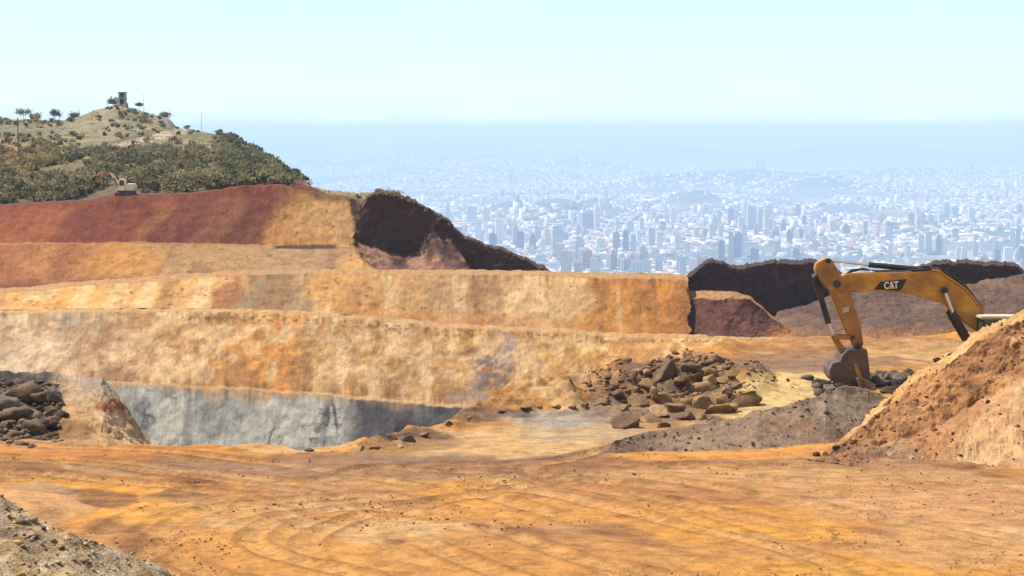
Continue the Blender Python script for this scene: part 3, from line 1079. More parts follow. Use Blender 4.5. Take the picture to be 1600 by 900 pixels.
mp = [1262, 1300, 1400, 1500, 1600, 1760, 1900, 2050, 2150]
m0y = np.array([723, 727, 730, 732, 734, 738, 741, 744, 746])
M0 = lineM(mp, m0y, flat_y(m0y, -0.12))
M1 = jag(lineM([1270, 1300, 1400, 1480, 1540, 1600, 1760, 1900, 2050, 2150], [720, 716, 690, 655, 618, 590, 540, 580, 680, 742], [60.6, 61.0, 62.4, 63.2, 63.8, 64.2, 64.6, 64.4, 62.6, 58.6]), 4, 0.04, 321, 0.3)
M2 = jag(lineM([1275, 1300, 1340, 1390, 1420, 1450, 1500, 1540, 1600, 1760, 1900, 2050, 2150], [717, 706, 676, 630, 604, 584, 552, 524, 499, 470, 515, 640, 738], [61.0, 61.6, 63.2, 64.8, 65.2, 65.5, 65.9, 66.2, 66.5, 66.8, 66.5, 64.0, 59.0]), 3.5, 0.05, 322, 0.25)
M3 = jag(lineM([1279, 1300, 1340, 1390, 1420, 1450, 1500, 1540, 1600, 1760, 1900, 2050, 2150], [716, 703, 671, 621, 592, 571, 541, 512, 488, 458, 503, 632, 734], [61.3, 62.2, 64.0, 65.8, 66.3, 66.7, 67.2, 67.5, 67.8, 68.1, 67.8, 65.0, 59.6]), 2.5, 0.05, 323, 0.15)
M4 = lineM([1282, 2150], [0, 0], 0.0)
pm = ray_point(M3[:, 0], M3[:, 1], M3[:, 2])
pm[:, 1] += np.maximum(0.5, (pm[:, 2] + 0.3) * 1.15)
pm[:, 2] = -0.25
M4[:, 0], M4[:, 1] = project(pm[:, 0], pm[:, 1], pm[:, 2])
M4[:, 2] = pm[:, 1]


def col_M(px, py, v, band, V, d):
    t = lambda c: tone(c, KG * 0.82)
    x, y, z = V[..., 0], V[..., 1], V[..., 2]
    n = fbm(x * 0.5, y * 0.5, z * 0.5, 4, 331)
    n2 = fbm((x * 0.6 - z * 0.9) * 1.4, (x * 0.5 + z * 0.6) * 0.25, y * 0.1, 4, 332)
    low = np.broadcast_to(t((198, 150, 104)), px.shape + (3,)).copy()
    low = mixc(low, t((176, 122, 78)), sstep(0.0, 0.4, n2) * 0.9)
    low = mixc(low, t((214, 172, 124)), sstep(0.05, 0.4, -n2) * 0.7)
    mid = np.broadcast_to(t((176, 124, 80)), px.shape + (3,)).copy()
    mid = mixc(mid, t((112, 72, 48)), sstep(0.0, 0.25, n2) * 0.8)  # dark clods, and the face's shading put into the colour
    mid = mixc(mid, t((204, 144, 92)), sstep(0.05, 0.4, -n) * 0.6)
    cr = np.broadcast_to(t((206, 158, 102)), px.shape + (3,)).copy()  # crest band coloured bright tan as if sunlit
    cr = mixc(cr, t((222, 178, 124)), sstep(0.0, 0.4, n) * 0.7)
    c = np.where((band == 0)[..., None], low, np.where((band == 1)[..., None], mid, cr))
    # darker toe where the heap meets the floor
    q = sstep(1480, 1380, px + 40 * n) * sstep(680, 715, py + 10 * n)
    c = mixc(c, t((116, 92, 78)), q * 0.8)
    q = sstep(1400, 1300, px + 40 * n) * sstep(600, 690, py)
    c = mixc(c, t((160, 104, 62)), q * 0.5)
    sp = fbm(x * 2.2, y * 2.2, z * 2.2, 4, 333)
    c = mixc(c, t((110, 70, 46)), sstep(0.25, 0.5, sp) * (band == 1) * 0.8)
    c = mixc(c, t((226, 190, 150)), sstep(0.45, 0.6, -sp) * 0.7)
    return c


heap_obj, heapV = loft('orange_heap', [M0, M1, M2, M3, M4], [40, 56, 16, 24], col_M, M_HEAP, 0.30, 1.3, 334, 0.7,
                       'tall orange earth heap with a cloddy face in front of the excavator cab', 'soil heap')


# the gravel bank close to the camera
def build_gravel():
    xs = np.linspace(-22, -1.5, 330)
    ys = np.linspace(21.5, 44, 330)
    X, Y = np.meshgrid(xs, ys)
    # ridge that falls towards the right: seen as the edge from (0, 755) to (215, 895)
    ridge = lambda x: np.interp(x, [-22, -9.3, -8.7, -7.6, -6.7, -5.9, -5.0, -3.0], [8.2, 5.05, 4.62, 4.05, 3.72, 3.35, 2.6, 0.6])
    yc = 31.0 + 0.6 * fbm(X * 0.3, Y * 0, 0, 3, 341)
    h = ridge(X + 0.25 * fbm(X * 0.8, Y * 0.8, 0, 3, 342)) - np.where(Y < yc, (yc - Y) * 0.30, (Y - yc) * 0.75)
    h = h + 0.12 * fbm(X * 0.9, Y * 0.9, 0, 5, 343) + 0.05 * fbm(X * 4, Y * 4, 0, 3, 344)
    t = lambda c: tone(c, KG * 0.8)
    n = fbm(X * 0.7, Y * 0.7, 0, 5, 345)
    n2 = fbm(X * 3.4, Y * 3.4, 0, 4, 346)
    c = np.broadcast_to(t((190, 160, 124)), X.shape + (3,)).copy()
    c = mixc(c, t((170, 148, 122)), sstep(0.0, 0.35, n) * 0.8)
    c = mixc(c, t((204, 164, 110)), sstep(0.1, 0.4, -n) * 0.7)
    c = mixc(c, t((110, 92, 74)), sstep(0.15, 0.45, n2) * 0.6)
    c = mixc(c, t((214, 196, 168)), sstep(0.15, 0.45, -n2) * 0.6)
    V = np.stack([X, Y, h], -1)
    g = ground_height(X, Y)
    o = grid_obj('gravel_bank', V, M_GRAVEL, c, mask=h > g - 0.3)
    tag(o, 'grey-tan bank of loose gravel beside the quarry floor', 'gravel bank', kind='structure')
    # a second, smoother tan shoulder just behind it
    xs = np.linspace(-24, -8, 160)
    ys = np.linspace(38, 60, 160)
    X2, Y2 = np.meshgrid(xs, ys)
    q = ((X2 + 16.5) / 5.2) ** 2 + ((Y2 - 51.0) / 4.0) ** 2
    h2 = 0.6 * np.clip(1 - q, -0.5, 1) + 0.15 * fbm(X2 * 0.6, Y2 * 0.6, 0, 4, 347)
    c2 = np.broadcast_to(t((202, 150, 98)), X2.shape + (3,)).copy()
    c2 = mixc(c2, t((158, 114, 76)), sstep(-0.05, 0.3, fbm(X2 * 0.5, Y2 * 0.5, 0, 4, 348)) * 0.8)
    g2 = ground_height(X2, Y2)
    o2 = grid_obj('tan_mound', np.stack([X2, Y2, h2], -1), M_HEAP, c2, mask=h2 > g2 - 0.25)
    tag(o2, 'small tan earth mound behind the gravel bank', 'soil heap', kind='structure')
    return X, Y, h


GX, GY, GH = build_gravel()


# ------------------------------------------------------------------ loose stones, one object per kind of litter
def ico_base(sub):
    bm = bmesh.new()
    bmesh.ops.create_icosphere(bm, subdivisions=sub, radius=1.0)
    v = np.array([p.co[:] for p in bm.verts])
    bm.verts.index_update()
    f = np.array([[q.index for q in p.verts] for p in bm.faces])
    bm.free()
    return v, f


ICO1, ICF1 = ico_base(1)
ICO3, ICF3 = ico_base(3)
rng = np.random.default_rng(7)


def scatter_stones(name, P, rad, cols, label, cat, squash=0.7):
    n = len(P)
    base, F = ICO1, ICF1
    k = len(base)
    jit = rng.uniform(0.65, 1.3, (n, k, 1))
    ax = rng.uniform(0.6, 1.3, (n, 1, 3)) * np.array([1, 1, squash])
    V = base[None] * jit * ax * rad[:, None, None]
    a = rng.uniform(0, 6.28, n)
    ca, sa = np.cos(a)[:, None], np.sin(a)[:, None]
    V = np.stack([V[..., 0] * ca - V[..., 1] * sa, V[..., 0] * sa + V[..., 1] * ca, V[..., 2]], -1)
    V += P[:, None, :] + np.array([0, 0, 0.15]) * rad[:, None, None]
    faces = (F[None] + (np.arange(n) * k)[:, None, None]).reshape(-1, 3)
    C = np.repeat(cols, k, axis=0)
    o = mesh_obj(name, V.reshape(-1, 3), faces, M_STONE, None, C)
    tag(o, label, cat, kind='stuff')
    return o


def pick_cols(n, lst, k):
    L = np.array([tone(c, k) for c in lst])
    return L[rng.integers(0, len(L), n)] * rng.uniform(0.8, 1.2, (n, 1))


# gravel on the bank
n = 22000
gi, gj = rng.integers(20, 290, n), rng.integers(10, 320, n)
P = np.stack([GX[gi, gj] + rng.uniform(-.03, .03, n), GY[gi, gj] + rng.uniform(-.03, .03, n), GH[gi, gj]], -1)
ppx, ppy = project(P[:, 0], P[:, 1], P[:, 2])
ok = (ppx > -60) & (ppx < 300) & (ppy < 960)
P = P[ok]
rad = rng.gamma(1.4, 0.0125, len(P)) + 0.010
scatter_stones('gravel', P, np.minimum(rad, 0.085), pick_cols(len(P), [(206, 178, 142), (176, 156, 132), (150, 124, 96), (222, 204, 172), (214, 170, 106), (118, 98, 80), (192, 164, 126), (200, 186, 164)], KG),
               'loose grey and tan gravel lying on the bank', 'gravel')

# clods on the quarry floor
n = 7000
py_ = 705 + 210 * rng.random(n) ** 1.2
px_ = rng.uniform(-20, 1640, n)
yy = flat_y(py_)
w = ray_point(px_, py_, yy)
cl = fbm(w[:, 0] * 0.25, w[:, 1] * 0.5, 0, 4, 351)
w = w[cl > 0.02]
w[:, 2] = ground_height(w[:, 0], w[:, 1])
scatter_stones('rubble', w, np.minimum(rng.gamma(1.3, 0.010, len(w)) + 0.008, 0.055), pick_cols(len(w), [(160, 106, 64), (190, 130, 76), (134, 90, 58), (206, 156, 104), (196, 140, 84)], KG), 'small clods of soil strewn over the quarry floor', 'rubble', 0.55)


# clods on the heaps and along the pit edge
def on_surface(V, n, cond):
    r = rng.integers(0, V.shape[0] - 1, n)
    c = rng.integers(0, V.shape[1] - 1, n)
    p = V[r, c]
    return p[cond(p)]


p1 = on_surface(heapV, 1100, lambda p: p[:, 0] < 24)
scatter_stones('heap_rubble', p1, np.minimum(rng.gamma(1.3, 0.022, len(p1)) + 0.015, 0.16), pick_cols(len(p1), [(120, 78, 50), (178, 122, 78), (96, 64, 46), (214, 170, 126), (150, 96, 58)], KG), 'clods of orange and brown soil on the tall heap', 'rubble')

# broken rock between the boulders of the rubble heap
n = 1300
t_ = rng.random(n)
ra_ = np.array(RUBBLE_AREA + [(8.0, 84.0), (5.0, 79.5)])
i_ = rng.integers(0, len(ra_) - 1, n)
w = np.zeros((n, 3))
w[:, :2] = ra_[i_] * (1 - t_[:, None]) + ra_[i_ + 1] * t_[:, None] + rng.normal(0, 1.3, (n, 2))
w[:, 2] = ground_height(w[:, 0], w[:, 1])
w = w[(w[:, 2] > -0.4) & (w[:, 0] > 2.2 + 1.5 * rng.random(len(w)))]
scatter_stones('broken_rock', w, np.minimum(rng.gamma(1.6, 0.045, len(w)) + 0.03, 0.28), pick_cols(len(w), [(160, 120, 86), (138, 104, 78), (180, 138, 98), (120, 92, 74), (168, 130, 94)], KG), 'broken brown rock heaped between the boulders', 'rubble', 0.6)
# ore crumbs about the bucket
n = 260
w = np.stack([rng.uniform(12.0, 17.5, n), rng.uniform(71.5, 79, n), np.zeros(n)], -1)
w[:, 2] = ground_height(w[:, 0], w[:, 1])
scatter_stones('ore_rubble', w, np.minimum(rng.gamma(1.6, 0.06, n) + 0.04, 0.34), pick_cols(n, [(110, 98, 92), (76, 64, 60), (136, 122, 112), (60, 52, 50)], KG), 'grey and black ore rubble around the excavator bucket', 'rubble', 0.7)
# rubble of the outcrop at the pit corner
p1 = on_surface(SPV[:96], 1500, lambda p: project(p[:, 0], p[:, 1], p[:, 2])[0] < 96)
p1 = p1[fbm(p1[:, 0] * 0.8, p1[:, 1] * 0.8, p1[:, 2], 3, 263) > -0.05]
n = len(p1)
scatter_stones('outcrop_rubble', p1, np.minimum(rng.gamma(1.5, 0.05, n) + 0.03, 0.32), pick_cols(n, [(122, 100, 84), (96, 78, 68), (150, 126, 106), (132, 100, 78)], KG), 'dark broken rock of the outcrop at the pit corner', 'rubble', 0.7)

wp = ray_point(W1[:, 0], W1[:, 1] + W1[:, 3], W1[:, 2])
n = 220
i_ = rng.integers(20, len(wp), n)
f_ = rng.random(n)[:, None]
w0_ = ray_point(W0[:, 0], W0[:, 1], W0[:, 2])
w = w0_[i_] * (1 - f_) + wp[i_] * f_
scatter_stones('windrow_rubble', w, np.minimum(rng.gamma(1.3, 0.018, n) + 0.012, 0.12), pick_cols(n, [(116, 92, 76), (150, 120, 96), (174, 144, 116), (100, 80, 68)], KG), 'stones and clods on the grey windrow', 'rubble', 0.7)
# ------------------------------------------------------------------ boulders, each one a thing of its own
def boulder_mesh(name, seed, mat, col, ax=(1, 1, 0.75)):
    r = np.random.default_rng(seed)
    v = ICO3.copy()
    for _ in range(9):                       # broken faces
        nrm = r.normal(size=3)
        nrm /= np.linalg.norm(nrm)
        h = r.uniform(0.28, 0.72)
        dd = v @ nrm
        v = v - np.maximum(0, dd - h)[:, None] * nrm * 0.98
    v = v * (1.25 + 0.26 * fbm(v[:, 0] * 3.2 + seed, v[:, 1] * 2.2, v[:, 2] * 2.2, 4, seed % 97)[:, None])
    v = v * (1 + 0.22 * ridged(v[:, 0] * 1.7 + seed, v[:, 1] * 1.7, v[:, 2] * 1.7, 3, seed % 89)[:, None])
    v = v * np.array(ax)
    n = fbm(v[:, 0] * 1.5 + seed, v[:, 1] * 1.5, v[:, 2] * 1.5, 4, 5)
    c = np.asarray(col)[None] * (1 + 0.35 * n)[:, None]
    return v, c


ORD = ['', 'second', 'third', 'fourth', 'fifth', 'sixth', 'seventh', 'eighth', 'ninth', 'tenth', 'eleventh', 'twelfth', 'thirteenth', 'fourteenth', 'fifteenth', 'sixteenth',
       'seventeenth', 'eighteenth', 'nineteenth', 'twentieth']


def ordinal(i, n):
    if n == 1:
        return ''
    if i == 0:
        return 'leftmost'
    if i == n - 1:
        return 'rightmost'
    return (ORD[i] if i < len(ORD) else f'{i + 1}th') + ' from left'


def unique_labels(items):
    """items: (object, px, stem, place). Things with the same words are told apart by their order from the left."""
    by = {}
    for it in items:
        by.setdefault((it[2], it[3]), []).append(it)
    for (stem, place), lst in by.items():
        lst.sort(key=lambda q: q[1])
        for i, it in enumerate(lst):
            o = ordinal(i, len(lst))
            it[0]['label'] = f'{stem} {place}' + (f', {o} of {len(lst)}' if o else '')


B_BROWN, B_DARK, B_GREY, B_TAN = (162, 126, 90), (134, 106, 82), (134, 116, 102), (190, 150, 110)
# px, py of the foot, half width in px, height ratio, colour, distance off the level floor
BOULDERS = [
    # rubble heap along the pit edge
    (984, 668, 20, .75, B_DARK, 'r'), (1160, 636, 24, .8, B_BROWN, 'r'), (1137, 622, 17, .7, B_DARK, 'r'), (1118, 645, 18, .8, B_BROWN, 'r'), (1098, 638, 16, .8, B_TAN, 'r'),
    (1075, 632, 18, .7, B_BROWN, 'r'), (1052, 645, 17, .75, B_BROWN, 'r'), (1030, 652, 16, .7, B_TAN, 'r'), (1012, 660, 15, .7, B_BROWN, 'r'), (1066, 655, 16, .7, B_DARK, 'r'),
    (1040, 630, 18, .7, B_BROWN, 'r'), (1090, 612, 20, .6, B_TAN, 'r'), (1110, 605, 16, .8, B_TAN, 'r'), (1046, 612, 20, .6, B_DARK, 'r'), (1022, 622, 17, .6, B_BROWN, 'r'),
    (1000, 632, 15, .7, B_BROWN, 'r'), (976, 640, 13, .7, B_BROWN, 'r'), (1125, 628, 13, .9, B_BROWN, 'r'), (1142, 643, 12, .7, B_TAN, 'r'), (1084, 595, 17, .6, B_DARK, 'r'),
    (1062, 600, 15, .7, B_BROWN, 'r'), (1105, 592, 13, .7, B_BROWN, 'r'), (1168, 620, 12, .8, B_BROWN, 'r'), (1008, 608, 15, .6, B_BROWN, 'r'), (970, 655, 11, .7, B_BROWN, 'r'),
    (1034, 668, 11, .6, B_DARK, 'r'), (1090, 655, 12, .6, B_BROWN, 'r'), (1120, 660, 10, .6, B_DARK, 'r'), (1148, 608, 11, .7, B_DARK, 'r'), (1130, 600, 11, .8, B_BROWN, 'r'),
    # dark points along the skyline of the heap
    (1038, 596, 17, 1.25, B_DARK, 'k'), (1022, 602, 12, .7, B_DARK, 'k'), (1078, 582, 13, .75, B_DARK, 'k'), (1120, 567, 12, .8, B_DARK, 'k'), (1060, 590, 10, .6, B_DARK, 'k'),
    (1092, 580, 9, .7, B_DARK, 'k'), (1135, 563, 9, .6, B_BROWN, 'k'), (990, 612, 10, .6, B_BROWN, 'k'), (962, 622, 10, .6, B_DARK, 'k'), (940, 632, 10, .55, B_BROWN, 'k'),
    # rim of the pit
    (640, 690, 13, .7, B_DARK, 'p'), (612, 688, 11, .8, B_DARK, 'p'), (660, 682, 10, .6, B_BROWN, 'p'), (585, 702, 11, .7, B_BROWN, 'p'), (563, 703, 9, .7, B_TAN, 'p'),
    (700, 664, 9, .6, B_BROWN, 'p'), (735, 654, 10, .5, B_DARK, 'p'), (785, 645, 11, .5, B_BROWN, 'p'), (820, 642, 10, .6, B_DARK, 'p'), (845, 640, 9, .6, B_BROWN, 'p'),
    (870, 640, 9, .7, B_DARK, 'p'), (484, 705, 8, .6, B_DARK, 'p'), (625, 699, 8, .7, B_TAN, 'p'), (895, 638, 8, .6, B_BROWN, 'p'), (915, 636, 9, .6, B_DARK, 'p'),
    # dark ore about the bucket
    (1286, 606, 13, .7, B_DARK, 'b'), (1300, 612, 12, .6, B_GREY, 'b'), (1318, 603, 12, .7, B_DARK, 'b'), (1352, 608, 15, .8, B_DARK, 'b'), (1372, 602, 15, .9, B_GREY, 'b'),
    (1388, 596, 12, .9, B_DARK, 'b'), (1398, 606, 12, .7, B_GREY, 'b'), (1412, 598, 11, .9, B_GREY, 'b'), (1424, 590, 10, .9, B_DARK, 'b'), (1436, 588, 9, .9, B_GREY, 'b'),
    (1402, 588, 10, .9, B_GREY, 'b'), (1376, 586, 11, .8, B_DARK, 'b'), (1362, 594, 10, .9, B_GREY, 'b'), (1446, 582, 9, .8, B_GREY, 'b'), (1390, 614, 10, .6, B_DARK, 'b'),
    # dark outcrop at the left edge of the pit
    (10, 640, 22, .8, B_GREY, 'l'), (35, 622, 20, .8, B_DARK, 'l'), (62, 622, 18, .7, B_DARK, 'l'), (84, 626, 15, .9, B_GREY, 'l'), (28, 655, 20, .6, B_DARK, 'l'), (58, 655, 19, .7, B_GREY, 'l'),
    (56, 678, 18, .8, B_DARK, 'l'), (72, 650, 13, .7, B_DARK, 'l'), (8, 668, 18, .5, B_DARK, 'l'), (36, 672, 14, .6, B_GREY, 'l'), (18, 618, 15, .7, B_GREY, 'l'), (-8, 652, 18, .7, B_DARK, 'l'),
]
PLACES = {'r': 'in the rubble heap beside the grey windrow', 'k': 'on the crest of the rubble heap', 'p': "on the pit's rim", 'b': 'around the excavator bucket', 'l': 'in the outcrop at the pit corner'}
GROUPS = {'r': 'boulders of the rubble heap', 'k': 'boulders on the rubble crest', 'p': 'stones along the pit rim', 'b': 'ore boulders around the bucket', 'l': 'boulders of the dark outcrop'}
CNAME = {B_BROWN: 'brown', B_DARK: 'dark', B_GREY: 'grey', B_TAN: 'tan'}
items = []
for i, (bx, by, hw, ra, col, zone) in enumerate(BOULDERS):
    # walk along the sight line to where it meets the floor
    ys = np.linspace(56, 110, 900)
    w = ray_point(np.full(900, float(bx)), np.full(900, float(by)), ys)
    g = ground_height(w[:, 0], w[:, 1])
    hit = np.nonzero(w[:, 2] <= g)[0]
    y0 = ys[hit[0]] if len(hit) else 80.0
    if zone == 'b':
        y0 = min(max(y0, 71.5), 80.0)
    if zone == 'l':
        y0 = float(np.interp(by, [592, 640, 682, 700], [72.4, 68.4, 65.2, 62.6]))
    p = ray_point(bx, by, y0)
    gz = float(ground_height(np.array([p[0]]), np.array([p[1]]))[0]) if zone != 'l' else float(p[2])
    r = hw / FPX * y0 * (0.75 if zone == 'p' else 1.0)
    v, c = boulder_mesh('boulder', 500 + i * 7, M_STONE, tone(col, KG * 0.9), (1.2, 1.0, ra * 1.1))
    v = v * r
    a = (i * 2.399) % 6.28
    v = np.stack([v[:, 0] * math.cos(a * 0.3) - v[:, 1] * math.sin(a * 0.3), v[:, 0] * math.sin(a * 0.3) + v[:, 1] * math.cos(a * 0.3), v[:, 2]], -1)
    zc = gz + r * ra * (0.34 if zone in 'bk' else 0.14)
    o = mesh_obj('boulder', v, ICF3, M_HEAP, None, c)
    o.location = (p[0], p[1] + r * 0.4, zc)
    size = 'big' if hw >= 17 else ('middling' if hw >= 13 else 'small')
    tag(o, None, 'boulder', GROUPS[zone])
    items.append((o, bx, f'{size} {CNAME[col]} boulder', PLACES[zone]))
unique_labels(items)

# ------------------------------------------------------------------ excavator
YEL = (0.50, 0.235, 0.028)
M_YEL = flat_mat('yellow_paint', YEL, 0.55, 0, 0.3, 0.22, 2.2, (0.20, 0.10, 0.04), 0.95)
M_YEL2 = flat_mat('worn_yellow', (0.40, 0.17, 0.03), 0.5, 0, 0.35, 0.18, 3.0, (0.16, 0.08, 0.04), 0.75)
M_BUCKET = flat_mat('bucket_steel', (0.085, 0.052, 0.038), 0.6, 0.2, 0.35, 0.3, 3.0, (0.20, 0.13, 0.09), 0.5)
M_BLACK = flat_mat('black_steel', (0.018, 0.016, 0.016), 0.5, 0, 0.4, 0.2, 4.0, (0.10, 0.06, 0.04), 0.35)
M_CHROME = flat_mat('chrome_rod', (0.62, 0.62, 0.62), 0.22, 0.9, 0.5, 0.05)
M_TRACK = flat_mat('track_steel', (0.05, 0.04, 0.035), 0.7, 0.2, 0.3, 0.2, 6.0, (0.25, 0.14, 0.07), 0.8)
M_GLASS = flat_mat('cab_glass', (0.022, 0.05, 0.042), 0.08, 0, 0.6, 0.05)
M_ROOF = flat_mat('cab_roof_paint', (0.40, 0.34, 0.26), 0.6, 0, 0.2, 0.1, 3.0, (0.4, 0.27, 0.15), 0.5)
M_DECAL = flat_mat('decal_black', (0.012, 0.013, 0.014), 0.4, 0, 0.4, 0.05)
M_WHITE = flat_mat('decal_white', (0.72, 0.70, 0.66), 0.5, 0, 0.3, 0.05)
M_TRI = flat_mat('decal_yellow', (0.62, 0.36, 0.03), 0.45, 0, 0.3, 0.05)

EXY = 78.0
ROOT = Vector((21.6, EXY, 0.0))


def ez(zx, zy, zoom=3.75, ox=1240, oy=380):
    """x, z in the excavator's own frame of a point of the photo's enlarged detail."""
    p = ray_point(ox + zx / zoom, oy + zy / zoom, EXY)
    return (float(p[0]) - ROOT.x, float(p[2]) - ROOT.z)


def prism(name, pts, y0, y1, mat, parent, bevel=0.03, inset=None):
    """Side outline (x, z) given thickness between y0 and y1."""
    bm = bmesh.new()
    f = bm.faces.new([bm.verts.new((x, y0, z)) for x, z in pts])
    r = bmesh.ops.extrude_face_region(bm, geom=[f])
    for v in r['geom']:
        if isinstance(v, bmesh.types.BMVert):
            v.co.y = y1
    bmesh.ops.recalc_face_normals(bm, faces=bm.faces)
    if bevel:
        bmesh.ops.bevel(bm, geom=list(bm.edges), offset=bevel, segments=2, affect='EDGES', clamp_overlap=True)
    me = bpy.data.meshes.new(name)
    bm.to_mesh(me)
    bm.free()
    me.materials.append(mat)
    o = bpy.data.objects.new(name, me)
    COL.objects.link(o)
    if parent:
        o.parent = parent
    return o


def tube_bm(bm, a, b, r, seg=20, r2=None):
    a, b = Vector(a), Vector(b)
    d = b - a
    q = d.to_track_quat('Z', 'Y').to_matrix().to_4x4()
    bmesh.ops.create_cone(bm, cap_ends=True, segments=seg, radius1=r, radius2=r if r2 is None else r2, depth=d.length,
                          matrix=Matrix.Translation((a + b) / 2) @ q)


def box_bm(bm, x0, x1, y0, y1, z0, z1, bevel=0.0):
    r = bmesh.ops.create_cube(bm, size=1.0)
    for v in r['verts']:
        v.co = Vector(((x0 + x1) / 2 + v.co.x * (x1 - x0), (y0 + y1) / 2 + v.co.y * (y1 - y0), (z0 + z1) / 2 + v.co.z * (z1 - z0)))
    if bevel:
        es = list({e for v in r['verts'] for e in v.link_edges})
        bmesh.ops.bevel(bm, geom=es, offset=bevel, segments=2, affect='EDGES', clamp_overlap=True)


def bm_obj(name, bm, mat, parent=None, smooth=False):
    me = bpy.data.meshes.new(name)
    bm.to_mesh(me)
    bm.free()
    me.materials.append(mat)
    if smooth:
        me.polygons.foreach_set('use_smooth', np.ones(len(me.polygons), bool))
    o = bpy.data.objects.new(name, me)
    COL.objects.link(o)
    if parent:
        o.parent = parent
    return o


def cyl(name, a, b, r, mat, parent, seg=20, smooth=False):
    bm = bmesh.new()
    tube_bm(bm, a, b, r, seg)
    return bm_obj(name, bm, mat, parent, smooth)


ex = empty('excavator', ROOT)
tag(ex, 'big yellow tracked excavator digging behind the tall orange heap', 'excavator')

# boom: bent box section
bo = [ez(*q) for q in [(232, 250), (262, 196), (300, 178), (420, 172), (640, 172), (800, 158), (842, 160), (890, 196), (990, 262), (1040, 320), (1098, 392), (1120, 470), (1098, 520),
                       (1062, 512), (1024, 486), (985, 452), (930, 402), (880, 358), (800, 328), (700, 300), (600, 282), (440, 278), (330, 284), (262, 282)]]
boom = prism('boom', bo, -0.34, 0.34, M_YEL, ex, 0.035)
# top plate that catches the light, along the bend
tp = [ez(*q) for q in [(800, 152), (846, 153), (895, 190), (996, 256), (1046, 314), (1104, 388), (1098, 394), (1040, 322), (990, 264), (890, 198), (842, 162), (800, 160)]]
prism('boom_top_plate', tp, -0.40, 0.40, M_YEL, ex, 0.01)
# hydraulic pipes clamped on the boom's back
bm = bmesh.new()
pp = [ez(*q) for q in [(470, 168), (640, 164), (790, 150), (850, 152), (1000, 250), (1100, 380)]]
for yy_ in (-0.26, -0.16, 0.16, 0.26):
    for (a, b) in zip(pp[:-1], pp[1:]):
        tube_bm(bm, (a[0], yy_, a[1] + 0.03), (b[0], yy_, b[1] + 0.03), 0.028, 10)
bm_obj('hydraulic_pipes', bm, M_BLACK, ex)
bm = bmesh.new()
for k_, yy_ in enumerate((-0.2, -0.08, 0.08, 0.2)):
    hp_ = [ez(*q) for q in [(470, 165), (400, 150 + 4 * k_), (330, 160 + 6 * k_), (285, 200 + 5 * k_), (292, 260), (310, 320)]]
    for (a, b) in zip(hp_[:-1], hp_[1:]):
        tube_bm(bm, (a[0], yy_, a[1] + 0.03), (b[0], yy_, b[1] + 0.03), 0.026, 8)
bm_obj('hoses', bm, M_BLACK, ex)
# decal: dark slanted panel, lettering and a yellow triangle
dq = [ez(*q) for q in [(462, 268), (500, 222), (655, 206), (616, 274)]]
panel = prism('decal_panel', dq, -0.352, -0.343, M_DECAL, boom, 0.0)
cu = bpy.data.curves.new('lettering', 'FONT')
cu.body = 'CAT'
cu.align_x = 'LEFT'
cu.size = 0.40
cu.offset = 0.010
cu.extrude = 0.003
cu.space_character = 0.92
cu.materials.append(M_WHITE)
tmp_ = bpy.data.objects.new('lettering_curve', cu)
COL.objects.link(tmp_)
bpy.context.view_layer.update()
lme = bpy.data.meshes.new_from_object(tmp_.evaluated_get(bpy.context.evaluated_depsgraph_get()))
bpy.data.objects.remove(tmp_)
lt_ = bpy.data.objects.new('lettering', lme)
COL.objects.link(lt_)
a = ez(520, 264)
lt_.parent = panel
lt_.location = (a[0], -0.358, a[1])
lt_.rotation_euler = (math.pi / 2, R(-3.5), 0)
lt_.scale = (0.78, 1.0, 1.0)
tq = [ez(*q) for q in [(541, 264), (573, 262), (557, 240)]]
prism('emblem', tq, -0.3645, -0.3625, M_TRI, panel, 0.0)

# stick with its broad head plate
st = [ez(*q) for q in [(120, 150), (128, 116), (180, 88), (202, 84), (222, 98), (240, 130), (272, 180), (264, 220), (300, 240), (330, 285), (352, 380), (382, 450), (404, 590), (392, 612), (350, 612),
                       (328, 560), (292, 490), (262, 420), (236, 350), (210, 280), (160, 225), (132, 190)]]
stick = prism('stick', st, -0.25, 0.25, M_YEL2, ex, 0.03)
hp = [ez(*q) for q in [(122, 150), (130, 118), (180, 90), (200, 92), (222, 104), (240, 134), (272, 182), (262, 222), (238, 270), (212, 278), (160, 222), (134, 190)]]
prism('head_plate', hp, -0.285, -0.252, M_YEL, stick, 0.01)
for (q, rr) in (((246, 236), 0.15), ((196, 100), 0.10), ((126, 196), 0.09), ((372, 596), 0.10), ((338, 548), 0.08)):
    a = ez(*q)
    cyl('pivot_pin', (a[0], -0.40, a[1]), (a[0], 0.40, a[1]), rr, M_BLACK, stick)
# the same white lettering, smaller, on the stick
lt2 = lt_.copy()
lt2.name = 'lettering'
COL.objects.link(lt2)
a = ez(284, 402)
lt2.parent = stick
lt2.location = (a[0], -0.256, a[1])
lt2.rotation_euler = (math.pi / 2, R(-8), 0)
lt2.scale = (0.34, 1.0, 0.34)
lt2.scale = (0.34, 0.62, 1.0)

# stick cylinder along the boom's back
a, b, c_ = ez(196, 100), ez(440, 126), ez(775, 156)
cyl('stick_cylinder_rod', (a[0], 0, a[1]), (b[0], 0, b[1]), 0.06, M_CHROME, ex)
s_cyl = cyl('stick_cylinder', (b[0], 0, b[1]), (c_[0], 0, c_[1]), 0.115, M_BLACK, ex)
bm = bmesh.new()
c2_ = ez(778, 150)
box_bm(bm, c2_[0] - 0.22, c2_[0] + 0.12, -0.2, 0.2, c2_[1] - 0.12, c2_[1] + 0.14, 0.03)
bm_obj('cylinder_mount', bm, M_BLACK, ex)
